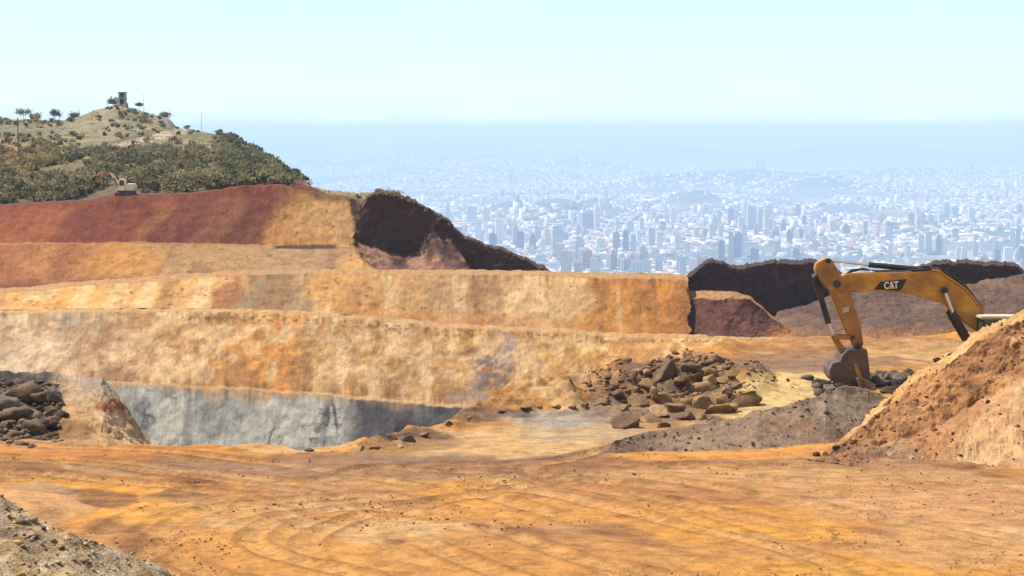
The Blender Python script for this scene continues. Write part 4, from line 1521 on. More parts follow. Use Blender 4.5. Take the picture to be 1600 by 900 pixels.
# bucket cylinder hanging off the head
a, b, c_ = ez(124, 198), ez(204, 470), ez(236, 545)
cyl('bucket_cylinder', (a[0], 0, a[1]), (b[0], 0, b[1]), 0.125, M_BLACK, ex)
cyl('bucket_cylinder_rod', (b[0], 0, b[1]), (c_[0], 0, c_[1]), 0.065, M_CHROME, ex)
# linkage
for yy_ in (-0.31, 0.27):
    prism('link_arm', [ez(*q) for q in [(214, 536), (230, 532), (340, 540), (356, 552), (340, 562), (228, 560)]], yy_, yy_ + 0.05, M_YEL2, ex, 0.01)
prism('bucket_link', [ez(*q) for q in [(216, 540), (246, 540), (300, 616), (304, 650), (268, 640)]], -0.2, 0.2, M_YEL2, ex, 0.02)
# boom cylinders, one each side
a, b, c_ = ez(868, 270), ez(918, 400), ez(1020, 575)
for yy_ in (-0.47, 0.47):
    cyl('boom_cylinder_rod', (a[0], yy_, a[1]), (b[0], yy_, b[1]), 0.07, M_CHROME, ex)
    cyl('boom_cylinder', (b[0], yy_, b[1]), (c_[0], yy_, c_[1]), 0.125, M_BLACK, ex)
a = ez(868, 270)
cyl('boom_pin', (a[0], -0.56, a[1]), (a[0], 0.56, a[1]), 0.13, M_BLACK, ex)

# bucket: two side plates, a curved back and teeth
bp_out = [(300, 612), (268, 650), (256, 680), (212, 690), (192, 730), (194, 770), (214, 800), (300, 850), (372, 868), (404, 862), (440, 852), (428, 760), (410, 612)]
bk = [ez(*q) for q in bp_out]
bucket = empty('bucket', (0, 0, 0))
bucket.parent = ex
for yy_ in (-0.80, 0.74):
    prism('side_plate', bk, yy_, yy_ + 0.06, M_BUCKET, bucket, 0.012)
sh = [ez(*q) for q in [(410, 612), (300, 612), (268, 650), (256, 680), (212, 690), (192, 730), (194, 770), (214, 800), (300, 850), (404, 866)]]
cxm, czm = ez(350, 740)
bm = bmesh.new()
ring = []
for (x, z) in sh:
    k = 0.94
    xi, zi = cxm + (x - cxm) * k, czm + (z - czm) * k
    ring.append([bm.verts.new((x, -0.74, z)), bm.verts.new((x, 0.74, z)), bm.verts.new((xi, 0.74, zi)), bm.verts.new((xi, -0.74, zi))])
for q0, q1 in zip(ring[:-1], ring[1:]):
    for k in range(4):
        bm.faces.new([q0[k], q0[(k + 1) % 4], q1[(k + 1) % 4], q1[k]])
bm.faces.new(ring[0])
bm.faces.new(list(reversed(ring[-1])))
bmesh.ops.recalc_face_normals(bm, faces=bm.faces)
bm_obj('shell', bm, M_BUCKET, bucket)
# wear strips and a stiffening rib on the near side plate
prism('wear_strip', [ez(*q) for q in [(330, 690), (350, 690), (392, 800), (402, 862), (376, 866), (360, 800)]], -0.83, -0.802, M_YEL2, bucket, 0.006)
t0, t1 = ez(404, 858), ez(452, 884)
for k in range(5):
    yk = -0.66 + k * 0.33
    bm = bmesh.new()
    vs_ = [bm.verts.new(q) for q in ((t0[0] - 0.12, yk - 0.07, t0[1] + 0.07), (t0[0] - 0.12, yk + 0.07, t0[1] + 0.07), (t0[0] - 0.12, yk + 0.07, t0[1] - 0.06), (t0[0] - 0.12, yk - 0.07, t0[1] - 0.06),
                                     (t1[0], yk - 0.035, t1[1] + 0.02), (t1[0], yk + 0.035, t1[1] + 0.02), (t1[0], yk + 0.035, t1[1] - 0.01), (t1[0], yk - 0.035, t1[1] - 0.01))]
    for f in ((0, 1, 2, 3), (4, 7, 6, 5), (0, 4, 5, 1), (1, 5, 6, 2), (2, 6, 7, 3), (3, 7, 4, 0)):
        bm.faces.new([vs_[i] for i in f])
    bmesh.ops.recalc_face_normals(bm, faces=bm.faces)
    bm_obj('tooth', bm, M_BUCKET, bucket)

# upper structure: house, counterweight, cab
bm = bmesh.new()
box_bm(bm, -2.6, 3.0, -1.45, 1.45, 1.05, 1.30, 0.03)
bm_obj('deck', bm, M_BLACK, ex)
prism('engine_hood', [(-0.9, 1.31), (3.0, 1.31), (3.0, 2.35), (2.6, 2.55), (-0.6, 2.55), (-0.9, 2.3)], -0.4, 1.45, M_YEL, ex, 0.06)
prism('rear_body', [(0.95, 1.31), (3.0, 1.31), (3.0, 2.30), (2.7, 2.42), (0.95, 2.42)], -1.45, -0.42, M_YEL, ex, 0.05)
prism('counterweight', [(3.01, 1.0), (3.55, 1.1), (3.8, 1.5), (3.8, 2.2), (3.55, 2.5), (3.01, 2.5)], -1.48, 1.48, M_YEL, ex, 0.10)
prism('exhaust_stack', [(1.6, 2.56), (1.75, 2.56), (1.75, 3.0), (1.6, 3.0)], 0.7, 0.85, M_BLACK, ex, 0.02)
# cab: its roof front edge is at (1056, 420) of the detail
cx0, cz1 = ez(1050, 412)
cy0, cy1 = -1.42, -0.45
cab = empty('cab', (0, 0, 0))
cab.parent = ex
bm = bmesh.new()
box_bm(bm, cx0 + 0.0, cx0 + 1.75, cy0, cy1, 1.31, 1.70, 0.04)
bm_obj('cab_base', bm, M_YEL, cab)
for (px0, py0) in ((cx0 + 0.06, cy0), (cx0 + 0.06, cy1 - 0.07), (cx0 + 0.95, cy0), (cx0 + 1.66, cy0), (cx0 + 1.66, cy1 - 0.07)):
    bm = bmesh.new()
    box_bm(bm, px0, px0 + 0.08, py0, py0 + 0.07, 1.705, cz1 - 0.10, 0.012)
    bm_obj('pillar', bm, M_BLACK, cab)
bm = bmesh.new()
box_bm(bm, cx0 - 0.04, cx0 + 1.80, cy0 - 0.05, cy1 + 0.04, cz1 - 0.10, cz1 + 0.02, 0.045)
bm_obj('cab_roof', bm, M_ROOF, cab)
for nm, bx_ in (('front_window', (cx0 + 0.08, cx0 + 0.10, cy0 + 0.075, cy1 - 0.075)), ('rear_window', (cx0 + 1.70, cx0 + 1.72, cy0 + 0.075, cy1 - 0.075)),
                ('door_window', (cx0 + 0.145, cx0 + 0.945, cy0 + 0.02, cy0 + 0.035)), ('side_window', (cx0 + 1.035, cx0 + 1.655, cy0 + 0.02, cy0 + 0.035)),
                ('boom_side_window', (cx0 + 0.145, cx0 + 1.655, cy1 - 0.04, cy1 - 0.025))):
    bm = bmesh.new()
    box_bm(bm, bx_[0], bx_[1], bx_[2], bx_[3], 1.71, cz1 - 0.105)
    bm_obj(nm, bm, M_GLASS, cab)
bm = bmesh.new()
tube_bm(bm, (cx0 + 0.98, cy0 - 0.05, 1.75), (cx0 + 0.98, cy0 - 0.05, 2.3), 0.018, 10)
bm_obj('grab_rail', bm, M_BLACK, cab)
# tracks
for yy_ in (-1.55, 0.95):
    tr = empty('track', (0, 0, 0))
    tr.parent = ex
    prof = []
    for k in range(13):
        an = R(90 + 180 * k / 12)
        prof.append((-1.75 + 0.46 * math.cos(an), 0.50 + 0.46 * math.sin(an)))
    for k in range(13):
        an = R(270 + 180 * k / 12)
        prof.append((1.95 + 0.46 * math.cos(an), 0.50 + 0.46 * math.sin(an)))
    prism('track_belt', prof, yy_, yy_ + 0.6, M_TRACK, tr, 0.02)
    bm = bmesh.new()
    for k in range(24):
        x = -1.7 + k * 0.158
        box_bm(bm, x, x + 0.04, yy_ - 0.01, yy_ + 0.61, 0.955, 0.985)
    bm_obj('grousers', bm, M_TRACK, tr)
    bm = bmesh.new()
    for x in (-1.75, 1.95):
        tube_bm(bm, (x, yy_ - 0.03, 0.5), (x, yy_ + 0.63, 0.5), 0.3, 20)
    for k in range(7):
        tube_bm(bm, (-1.2 + k * 0.42, yy_ - 0.025, 0.24), (-1.2 + k * 0.42, yy_ + 0.625, 0.24), 0.13, 14)
    bm_obj('rollers', bm, M_BLACK, tr)
bm = bmesh.new()
box_bm(bm, -1.3, 1.5, -0.93, 0.93, 0.45, 0.85, 0.03)
tube_bm(bm, (0.1, 0, 0.84), (0.1, 0, 1.06), 0.75, 28)
bm_obj('undercarriage', bm, M_BLACK, ex)
# ------------------------------------------------------------------ the plain with the city, 400 m below, and the far hills
PLAIN_Z = -395.0
# (photo column, half width in px, distance, row of the crest, half depth in m, flat-topped?)
RIDGES = [
    (1150, 130, 14000, 264, 900), (1050, 80, 13600, 272, 700), (1260, 90, 14200, 270, 800), (1290, 60, 13000, 276, 600),
    (870, 60, 8600, 312, 350), (800, 40, 8800, 314, 350), (930, 40, 9300, 312, 300), (1075, 50, 10000, 298, 400), (1330, 70, 9500, 318, 300), (1260, 60, 7400, 362, 250), (1480, 90, 8000, 345, 300),
    (640, 140, 17500, 243, 1500), (520, 90, 18000, 247, 1500), (760, 90, 17500, 246, 1500), (900, 80, 18000, 250, 1300), (1450, 140, 17000, 262, 1500),
    (1350, 150, 26000, 226, 2200), (1560, 150, 25000, 232, 2200), (420, 150, 27000, 222, 2200), (1000, 150, 27000, 226, 2200), (700, 150, 27500, 220, 2200), (200, 200, 26500, 222, 2200),
]


def plain_height(x, y):
    z = PLAIN_Z + 26 * fbm(x / 2600, y / 2600, 0, 4, 401) + 10 * fbm(x / 600, y / 600, 0, 3, 402)
    far = sstep(30000, 37500, y)
    pxx = CX + FPX * x / np.maximum(y, 1)
    crest = 211 - 4 * sstep(360, 560, pxx) * sstep(900, 700, pxx) + 4.0 * fbm(x / 2600, 0 * y, 0, 4, 403)
    zc = CAM_Z - (crest - HORIZON) / FPX * 38000
    z = z * (1 - far) + far * zc - 260 * sstep(38500, 43500, y)
    for (rx, rw, d, ry, hd) in RIDGES:
        h = CAM_Z - (ry - HORIZON) / FPX * d - PLAIN_Z
        cx = (rx - CX) / FPX * d
        w = rw / FPX * d * 1.3
        q = ((x - cx) / w) ** 2 + ((y - d) / hd) ** 2
        z = np.maximum(z, PLAIN_Z + h * np.exp(-q * 0.9) * (1 + 0.10 * fbm(x / 500, y / 500, 0, 3, 404)))
    # the mountain that carries the quarry
    r = np.hypot(np.maximum(0, np.abs(x) - 500), np.maximum(0, np.maximum(-300 - y, y - 700)))
    z = np.maximum(z, -48 - r * 0.30 + 12 * fbm(x / 150, y / 150, 0, 3, 405) * sstep(0, 200, r))
    return z


def build_plain():
    xs = np.concatenate([np.linspace(-42000, -13000, 24)[:-1], np.linspace(-13000, -3000, 90)[:-1], np.linspace(-3000, 3000, 130)[:-1], np.linspace(3000, 13000, 90)[:-1], np.linspace(13000, 42000, 24)])
    ys = np.concatenate([np.linspace(-2800, 1000, 24)[:-1], np.geomspace(1000, 44000, 330)])
    X, Y = np.meshgrid(xs, ys)
    Z = plain_height(X, Y)
    c = np.broadcast_to(np.array((0.11, 0.115, 0.095)), X.shape + (3,)).copy()
    n = fbm(X / 700, Y / 700, 0, 5, 411)
    n2 = fbm(X / 1500, Y / 1500, 0, 4, 412)
    c = mixc(c, (0.26, 0.23, 0.20), sstep(0.0, 0.35, n) * 0.8)
    c = mixc(c, (0.030, 0.055, 0.030), sstep(0.12, 0.4, n2) * 0.9)
    c = mixc(c, (0.028, 0.05, 0.03), sstep(25, 70, Z - PLAIN_Z) * (Y < 15000) * 0.6)
    c = mixc(c, (0.05, 0.075, 0.04), sstep(22000, 25000, Y) * 0.8)
    o = grid_obj('plain', np.stack([X, Y, Z], -1), M_PLAIN, c)
    tag(o, 'hazy plain and far hills the city spreads over', 'plain', kind='structure')


build_plain()

# skyline of the quarry as seen from the viewpoint: what lies under it is hidden
SKY_PX = [0, 150, 300, 400, 480, 571, 576, 600, 640, 700, 725, 790, 850, 935, 1085, 1095, 1112, 1160, 1240, 1266, 1330, 1400, 1465, 1590, 1610, 1700]
SKY_PY = [190, 165, 205, 240, 297, 312, 308, 302, 312, 346, 373, 393, 428, 432, 437, 420, 410, 420, 412, 411, 437, 440, 413, 417, 432, 430]

BCOL = {'white': (0.74, 0.73, 0.70), 'cream': (0.62, 0.53, 0.42), 'pale grey': (0.46, 0.47, 0.49), 'brick red': (0.44, 0.24, 0.17), 'slate blue': (0.14, 0.18, 0.25), 'tan': (0.44, 0.34, 0.25)}


def facade_mat(name, col):
    """Rendered concrete with rows of small dark windows, laid out in metres on the building's own axes."""
    m, nt, b = new_mat(name)
    N, L = nt.nodes, nt.links
    tc = N.new('ShaderNodeTexCoord')
    sep = N.new('ShaderNodeSeparateXYZ')
    L.new(tc.outputs['Object'], sep.inputs[0])

    def band(src, period, duty):
        d = N.new('ShaderNodeMath')
        d.operation = 'DIVIDE'
        d.inputs[1].default_value = period
        L.new(src, d.inputs[0])
        f = N.new('ShaderNodeMath')
        f.operation = 'FRACT'
        L.new(d.outputs[0], f.inputs[0])
        g = N.new('ShaderNodeMath')
        g.operation = 'LESS_THAN'
        g.inputs[1].default_value = duty
        L.new(f.outputs[0], g.inputs[0])
        return g.outputs[0]
    bz = band(sep.outputs['Z'], 6.2, 0.5)
    sx = N.new('ShaderNodeMath')
    sx.operation = 'ADD'
    L.new(sep.outputs['X'], sx.inputs[0])
    L.new(sep.outputs['Y'], sx.inputs[1])
    bx = band(sx.outputs[0], 7.0, 0.6)
    mu = N.new('ShaderNodeMath')
    mu.operation = 'MULTIPLY'
    L.new(bz, mu.inputs[0])
    L.new(bx, mu.inputs[1])
    geo = N.new('ShaderNodeNewGeometry')
    sn = N.new('ShaderNodeSeparateXYZ')
    L.new(geo.outputs['Normal'], sn.inputs[0])
    up = N.new('ShaderNodeMath')
    up.operation = 'LESS_THAN'
    up.inputs[1].default_value = 0.5
    L.new(sn.outputs['Z'], up.inputs[0])
    m2 = N.new('ShaderNodeMath')
    m2.operation = 'MULTIPLY'
    L.new(mu.outputs[0], m2.inputs[0])
    L.new(up.outputs[0], m2.inputs[1])
    mx = N.new('ShaderNodeMix')
    mx.data_type = 'RGBA'
    mx.inputs['A'].default_value = (*col, 1)
    mx.inputs['B'].default_value = (col[0] * 0.28, col[1] * 0.30, col[2] * 0.34, 1)
    L.new(m2.outputs[0], mx.inputs['Factor'])
    L.new(mx.outputs['Result'], b.inputs['Base Color'])
    b.inputs['Roughness'].default_value = 0.8
    return m


M_FAC = {k: facade_mat('facade_' + k.replace(' ', '_'), v) for k, v in BCOL.items()}
crng = np.random.default_rng(19)


def gen_buildings(n, near, far, tower):
    # spread over the ground in view and a margin each side; a bit denser near the viewer
    u = crng.random(n)
    y = 1 / (1 / near * (1 - u) + 1 / far * u)
    px = crng.uniform(330, 1720, n)
    x = (px - CX) / FPX * y
    dens = fbm(x / 900, y / 900, 0, 3, 421) + (0.35 * fbm(x / 260, y / 260, 0, 2, 422))
    keep = dens > (0.0 if tower else -0.22) + crng.normal(0, 0.10, n)
    x, y = x[keep], y[keep]
    z = plain_height(x, y)
    hill = z - PLAIN_Z
    ok = (hill < 60 + 60 * crng.random(len(x))) | (y > 15000)
    x, y, z = x[ok], y[ok], z[ok]
    n = len(x)
    if tower:
        w, dd, h = crng.uniform(13, 26, n), crng.uniform(13, 24, n), crng.uniform(28, 62, n) * (1 + 0.5 * (crng.random(n) < 0.10))
    else:
        w, dd, h = crng.gamma(3, 3.6, n) + 7, crng.gamma(3, 3.6, n) + 7, crng.uniform(4, 14, n)
        big = crng.random(n) < 0.05
        w = np.where(big, w * 2.4, w)
        dd = np.where(big, dd * 1.8, dd)
    return np.stack([x, y, z, w, dd, h], -1)


tow = np.concatenate([gen_buildings(900, 4900, 9500, True), gen_buildings(350, 9000, 19000, True)])
low = np.concatenate([gen_buildings(30000, 4700, 11000, False), gen_buildings(34000, 10000, 25000, False)])
# towers one can pick out in the photograph: column, row of the roof, row of the foot, width in px, colour
PICKED = [
    (821, 247, 272, 5, 'white'), (700, 318, 340, 8, 'cream'), (738, 322, 352, 13, 'pale grey'), (760, 325, 350, 9, 'cream'), (782, 345, 372, 9, 'white'), (849, 372, 400, 7, 'white'),
    (872, 352, 396, 16, 'pale grey'), (905, 376, 398, 9, 'white'), (918, 334, 362, 17, 'slate blue'), (938, 372, 392, 12, 'white'), (963, 362, 392, 10, 'slate blue'), (978, 360, 396, 9, 'slate blue'),
    (990, 366, 398, 8, 'pale grey'), (951, 392, 428, 6, 'white'), (1018, 356, 386, 10, 'pale grey'), (1031, 362, 394, 9, 'white'), (1059, 362, 394, 8, 'white'), (1075, 378, 402, 9, 'white'),
    (1143, 362, 412, 7, 'pale grey'), (1155, 364, 402, 18, 'slate blue'), (1163, 360, 410, 6, 'white'), (1174, 322, 362, 14, 'pale grey'), (1187, 326, 366, 8, 'pale grey'), (1198, 326, 364, 8, 'cream'),
    (1142, 326, 352, 8, 'slate blue'), (1152, 330, 352, 7, 'pale grey'), (1180, 388, 416, 12, 'slate blue'), (1202, 398, 418, 10, 'white'), (1234, 384, 404, 6, 'white'), (1245, 388, 404, 10, 'slate blue'),
    (1392, 380, 413, 7, 'white'), (1030, 398, 430, 10, 'pale grey'), (1006, 384, 424, 8, 'pale grey'), (888, 398, 426, 9, 'pale grey'), (1062, 276, 292, 6, 'white'), (1097, 284, 292, 4, 'white'),
    (1183, 250, 262, 4, 'pale grey'), (1191, 249, 262, 4, 'pale grey'), (1440, 366, 394, 8, 'cream'), (1452, 362, 392, 10, 'pale grey'), (1468, 368, 398, 9, 'slate blue'), (1478, 372, 398, 7, 'white'),
    (1583, 356, 386, 8, 'white'), (1592, 352, 384, 7, 'pale grey'), (1290, 370, 390, 7, 'cream'), (1275, 374, 398, 8, 'pale grey'), (1525, 378, 400, 8, 'pale grey'), (1535, 372, 398, 7, 'white'),
    (812, 362, 392, 12, 'slate blue'), (832, 366, 394, 10, 'slate blue'), (800, 348, 366, 9, 'cream'), (1110, 388, 412, 9, 'white'), (1092, 392, 414, 8, 'cream'), (1128, 376, 408, 9, 'slate blue'),
    (1216, 376, 400, 9, 'pale grey'), (1345, 388, 412, 8, 'pale grey'), (1420, 384, 406, 8, 'white'), (1500, 386, 408, 9, 'white'), (1558, 376, 402, 9, 'pale grey'), (1312, 382, 408, 8, 'white'),
]
picked = []
for (bx, ty, by, wpx, colname) in PICKED:
    d = float(flat_y(by, PLAIN_Z))
    if by < 300 and by < 268:
        d = 14000.0
    for _ in range(4):
        gx = (bx - CX) / FPX * d
        gz = float(plain_height(np.array([gx]), np.array([d]))[0])
        if by > 268:
            d = float(flat_y(by, gz))
    h = (by - ty) / FPX * d
    w = wpx / FPX * d
    picked.append((gx, d, gz, w, w * 0.85, h, colname))

allb = np.concatenate([tow, low])
px_, pt_ = project(allb[:, 0], allb[:, 1], allb[:, 2] + allb[:, 5])
vis = (pt_ < np.interp(px_, SKY_PX, SKY_PY) - 1.5) & (px_ > 400) & (px_ < 1600)
area = allb[:, 3] * allb[:, 5] / allb[:, 1] ** 2 * vis
# keep the picked ones free of clutter right in front
order = np.argsort(-area)
N_IND = 235
ind = order[:N_IND]
rest = np.ones(len(allb), bool)
rest[ind] = False


def building_mesh(w, d, h, kind, seed):
    bm = bmesh.new()
    r = random.Random(seed)
    if kind == 0 or h < 20:                       # plain slab with a lift house
        box_bm(bm, -w / 2, w / 2, -d / 2, d / 2, -8, h)
        k = r.uniform(-0.2, 0.2) * w
        if h >= 20:
            box_bm(bm, k - w * 0.16, k + w * 0.16, -d * 0.2, d * 0.2, h + 0.01, h + 4.0)
    elif kind == 1:                               # set back towards the top
        box_bm(bm, -w / 2, w / 2, -d / 2, d / 2, -8, h * 0.84)
        box_bm(bm, -w * 0.34, w * 0.34, -d * 0.36, d * 0.36, h * 0.84 + 0.01, h)
        box_bm(bm, -w * 0.12, w * 0.12, -d * 0.12, d * 0.12, h + 0.01, h + 5.0)
    else:                                         # tower on a wide podium
        box_bm(bm, -w * 0.95, w * 0.95, -d * 0.8, d * 0.8, -8, h * 0.16)
        box_bm(bm, -w / 2, w / 2, -d / 2, d / 2, h * 0.16 + 0.01, h)
        box_bm(bm, -w * 0.3, w * 0.05, -d * 0.2, d * 0.2, h + 0.01, h + 3.5)
    me = bpy.data.meshes.new('tower_block')
    bm.to_mesh(me)
    bm.free()
    return me


def place_of(px, py):
    if px < 860:
        s = 'over the ore mound'
    elif px < 1085:
        s = 'over the low crust'
    elif px < 1270:
        s = 'over the ridge hump'
    elif px < 1440:
        s = 'over the digger boom'
    else:
        s = 'over the ridge end'
    if py > 388:
        return 'in front ' + s
    if py > 350:
        return 'mid-city ' + s
    return 'far off ' + s


names = list(BCOL)
todo = [(b[0], b[1], b[2], b[3], b[4], b[5], b[6]) for b in picked] + [tuple(allb[i]) + (str(crng.choice(names, p=[.26, .20, .24, .08, .14, .08])),) for i in ind]
items = []
for i, (x, y, z, w, d, h, colname) in enumerate(todo):
    kind = i % 3 if h > 24 else 0
    me = building_mesh(w, d, h, kind, i)
    me.materials.append(M_FAC[colname])
    nm = 'tower_block' if h >= 20 else 'low_building'
    o = bpy.data.objects.new(nm, me)
    o.location = (x, y, z)
    o.rotation_euler = (0, 0, (fbm(np.array([x / 1500]), np.array([y / 1500]), 0, 2, 431)[0] * 1.2))
    COL.objects.link(o)
    tag(o, None, 'building', 'buildings of the city below')
    bx, by = project(x, y, z)
    ratio = h / w
    form = 'slim tower' if ratio > 2.6 else ('tower' if ratio > 1.4 else ('slab block' if h >= 20 else 'low block'))
    items.append((o, float(bx), f'{colname} {form}', place_of(float(bx), float(by))))
unique_labels(items)

# the rest of the city, nobody could count it
B = allb[rest]
n = len(B)
ang = fbm(B[:, 0] / 1500, B[:, 1] / 1500, 0, 2, 431) * 1.2 + (crng.random(n) < 0.5) * 0.2
ca, sa = np.cos(ang), np.sin(ang)
cor = np.array([(-.5, -.5, 0), (.5, -.5, 0), (.5, .5, 0), (-.5, .5, 0), (-.5, -.5, 1), (.5, -.5, 1), (.5, .5, 1), (-.5, .5, 1)])
lx, ly = cor[None, :, 0] * B[:, 3:4], cor[None, :, 1] * B[:, 4:5]
V = np.stack([B[:, 0:1] + lx * ca[:, None] - ly * sa[:, None], B[:, 1:2] + lx * sa[:, None] + ly * ca[:, None], B[:, 2:3] - 6 + cor[None, :, 2] * (B[:, 5:6] + 6)], -1)
F = np.array([(4, 5, 6, 7), (0, 1, 5, 4), (1, 2, 6, 5), (2, 3, 7, 6), (3, 0, 4, 7)])
faces = (F[None] + (np.arange(n) * 8)[:, None, None]).reshape(-1, 4)
pc = np.array([BCOL['white'], BCOL['cream'], BCOL['pale grey'], BCOL['brick red'], BCOL['slate blue'], BCOL['tan'], (0.36, 0.17, 0.11), (0.09, 0.11, 0.10)])
ci = crng.choice(len(pc), n, p=[.19, .14, .17, .15, .09, .10, .09, .07])
C = np.repeat(pc[ci] * crng.uniform(0.75, 1.1, (n, 1)), 8, axis=0)
M_CITY = earth_mat('city_render', 0.02, 0.11, 0.15, 0.0, 0.1, 0.85)
o = mesh_obj('city', V.reshape(-1, 3), faces, M_CITY, None, C)
tag(o, 'sea of small pale buildings fading into haze', 'city', kind='stuff')

# ------------------------------------------------------------------ the air
HAZE_DENSITY = 1.12e-4
bm = bmesh.new()
box_bm(bm, -46000, 46000, -3200, 47000, -470.0, 75.0)
me = bpy.data.meshes.new('haze')
bm.to_mesh(me)
bm.free()
mh = bpy.data.materials.new('haze_air')
mh.use_nodes = True
nt = mh.node_tree
nt.nodes.clear()
ho = nt.nodes.new('ShaderNodeOutputMaterial')
pv = nt.nodes.new('ShaderNodeVolumePrincipled')
pv.inputs['Color'].default_value = (0.55, 0.72, 0.98, 1)
pv.inputs['Density'].default_value = HAZE_DENSITY
pv.inputs['Anisotropy'].default_value = 0.0
nt.links.new(pv.outputs['Volume'], ho.inputs['Volume'])
me.materials.append(mh)
haze = bpy.data.objects.new('haze', me)
COL.objects.link(haze)
tag(haze, 'pale blue haze over the city and the plain', 'haze', kind='stuff')
# ------------------------------------------------------------------ the scrubby hill
ths = np.linspace(0, 1, 460)


def lineS(edge, pxs, pys, ds):
    px = -300 + ths * (edge + 300)
    return line(ths, pxs, pys, ds, px)


crest_px = [-300, -100, 0, 60, 95, 120, 150, 180, 200, 240, 262, 275, 300, 330, 365, 400, 425, 445, 480, 520, 560, 585]
crest_py = [200, 192, 189, 188, 189, 184, 173, 166, 168, 180, 187, 200, 202, 208, 215, 235, 254, 274, 296, 305, 310, 313]
S0 = lineS(585, [-300, 0, 140, 180, 300, 380, 440, 480, 510, 585], [336, 330, 322, 313, 310, 299, 297, 305, 313, 320], 252.5)
S1 = lineS(583, [-300, 0, 140, 180, 300, 345, 380, 440, 480, 510, 583], [312, 306, 298, 290, 288, 283, 277, 276, 291, 302, 311], [282, 282, 282, 282, 282, 282, 280, 274, 266, 262, 258])
S2 = lineS(584, [-300, 0, 100, 200, 300, 380, 430, 480, 520, 584], [268, 262, 252, 248, 246, 250, 265, 293.5, 303.5, 312], [370, 370, 372, 375, 365, 345, 320, 296, 280, 264])
S3 = lineS(584, [-300, 0, 100, 200, 300, 350, 400, 445, 480, 520, 584], [225, 218, 214, 218, 226, 232, 248, 277, 295, 304, 312.4], [500, 500, 500, 500, 480, 440, 400, 345, 312, 292, 268])
S4 = jag(lineS(585, crest_px, crest_py, [640, 640, 640, 640, 640, 640, 640, 640, 640, 640, 630, 620, 600, 570, 530, 480, 440, 400, 340, 310, 285, 272]), 1.5, 0.06, 601, 2.0)
S5 = level_back(S4, 40.0)
S5[:, 1] += 4
S6 = S5.copy()
S6[:, 1] += 60
S6[:, 2] += 110


def col_S(px, py, v, band, V, d):
    t = lambda c: tone(c, KG * 0.85)
    x, y, z = V[..., 0], V[..., 1], V[..., 2]
    n = fbm(x * 0.03, y * 0.02, z * 0.1, 5, 611)
    n2 = fbm(x * 0.12, y * 0.06, z * 0.3, 5, 612)
    c = np.broadcast_to(t((146, 132, 98)), px.shape + (3,)).copy()
    c = mixc(c, t((132, 124, 92)), sstep(0.0, 0.35, n) * 0.8)
    c = mixc(c, t((112, 108, 74)), sstep(0.05, 0.4, n2) * 0.7)
    c = mixc(c, t((176, 156, 118)), sstep(0.1, 0.4, -n2) * 0.5)
    wx, wy = px + 10 * n2, py + 5 * n2

    def pt(c, cx, cy, rx, ry, col, st):
        q = ((wx - cx) / rx) ** 2 + ((wy - cy) / ry) ** 2
        return mixc(c, t(col), st * sstep(1.25, 0.5, q))
    c = pt(c, 10, 215, 60, 18, (128, 122, 104), 0.7)
    c = pt(c, 30, 232, 70, 20, (150, 140, 84), 0.7)
    c = pt(c, 5, 236, 40, 22, (170, 128, 84), 0.8)
    c = pt(c, 150, 205, 70, 22, (154, 138, 104), 0.9)
    c = pt(c, 110, 240, 90, 10, (156, 146, 88), 0.8)
    c = pt(c, 265, 190, 22, 8, (170, 140, 118), 0.8)
    c = pt(c, 330, 240, 60, 18, (150, 138, 104), 0.8)
    # pale track that climbs across the slope
    q = np.abs(py - np.interp(px, [165, 200, 235, 275, 300], [229, 224, 217, 206, 203]) + 2.5 * n2) / np.interp(px, [165, 200, 240, 285], [2.0, 3.5, 6, 6.0])
    c = mixc(c, t((206, 180, 154)), sstep(1.3, 0.4, q) * sstep(160, 178, px) * sstep(300, 284, px) * 0.9)
    q = np.abs(py - np.interp(px, [165, 200, 250], [226, 216, 207])) / 2.5
    c = mixc(c, t((120, 84, 72)), sstep(1.3, 0.4, q + 0.6 * n2) * sstep(160, 175, px) * sstep(250, 230, px) * 0.8)
    # soil under the scrub, red at the bench
    c = mixc(c, t((104, 88, 62)), (band == 0) * 0.8 + (band == 1) * 0.5)
    c = mixc(c, t((124, 58, 44)), (band == 0) * sstep(0.55, 0.1, v + 0.3 * n2) * 0.9)
    q = ((wx - 430) / 70) ** 2 + ((wy - 296) / 16) ** 2
    c = mixc(c, t((126, 58, 44)), sstep(1.3, 0.5, q) * 0.95)
    c = mixc(c, t((196, 164, 120)), sstep(470, 490, wx) * sstep(530, 500, wx) * (band >= 1) * 0.6)
    return c


hill, HV = loft('hill', [S0, S1, S2, S3, S4, S5, S6], [16, 40, 50, 60, 14, 6], col_S, M_HILL, 1.3, 0.06, 613, 0.5,
                'scrubby grass hill above the red bench', 'hill')
HPX, HPY = project(HV[..., 0], HV[..., 1], HV[..., 2])

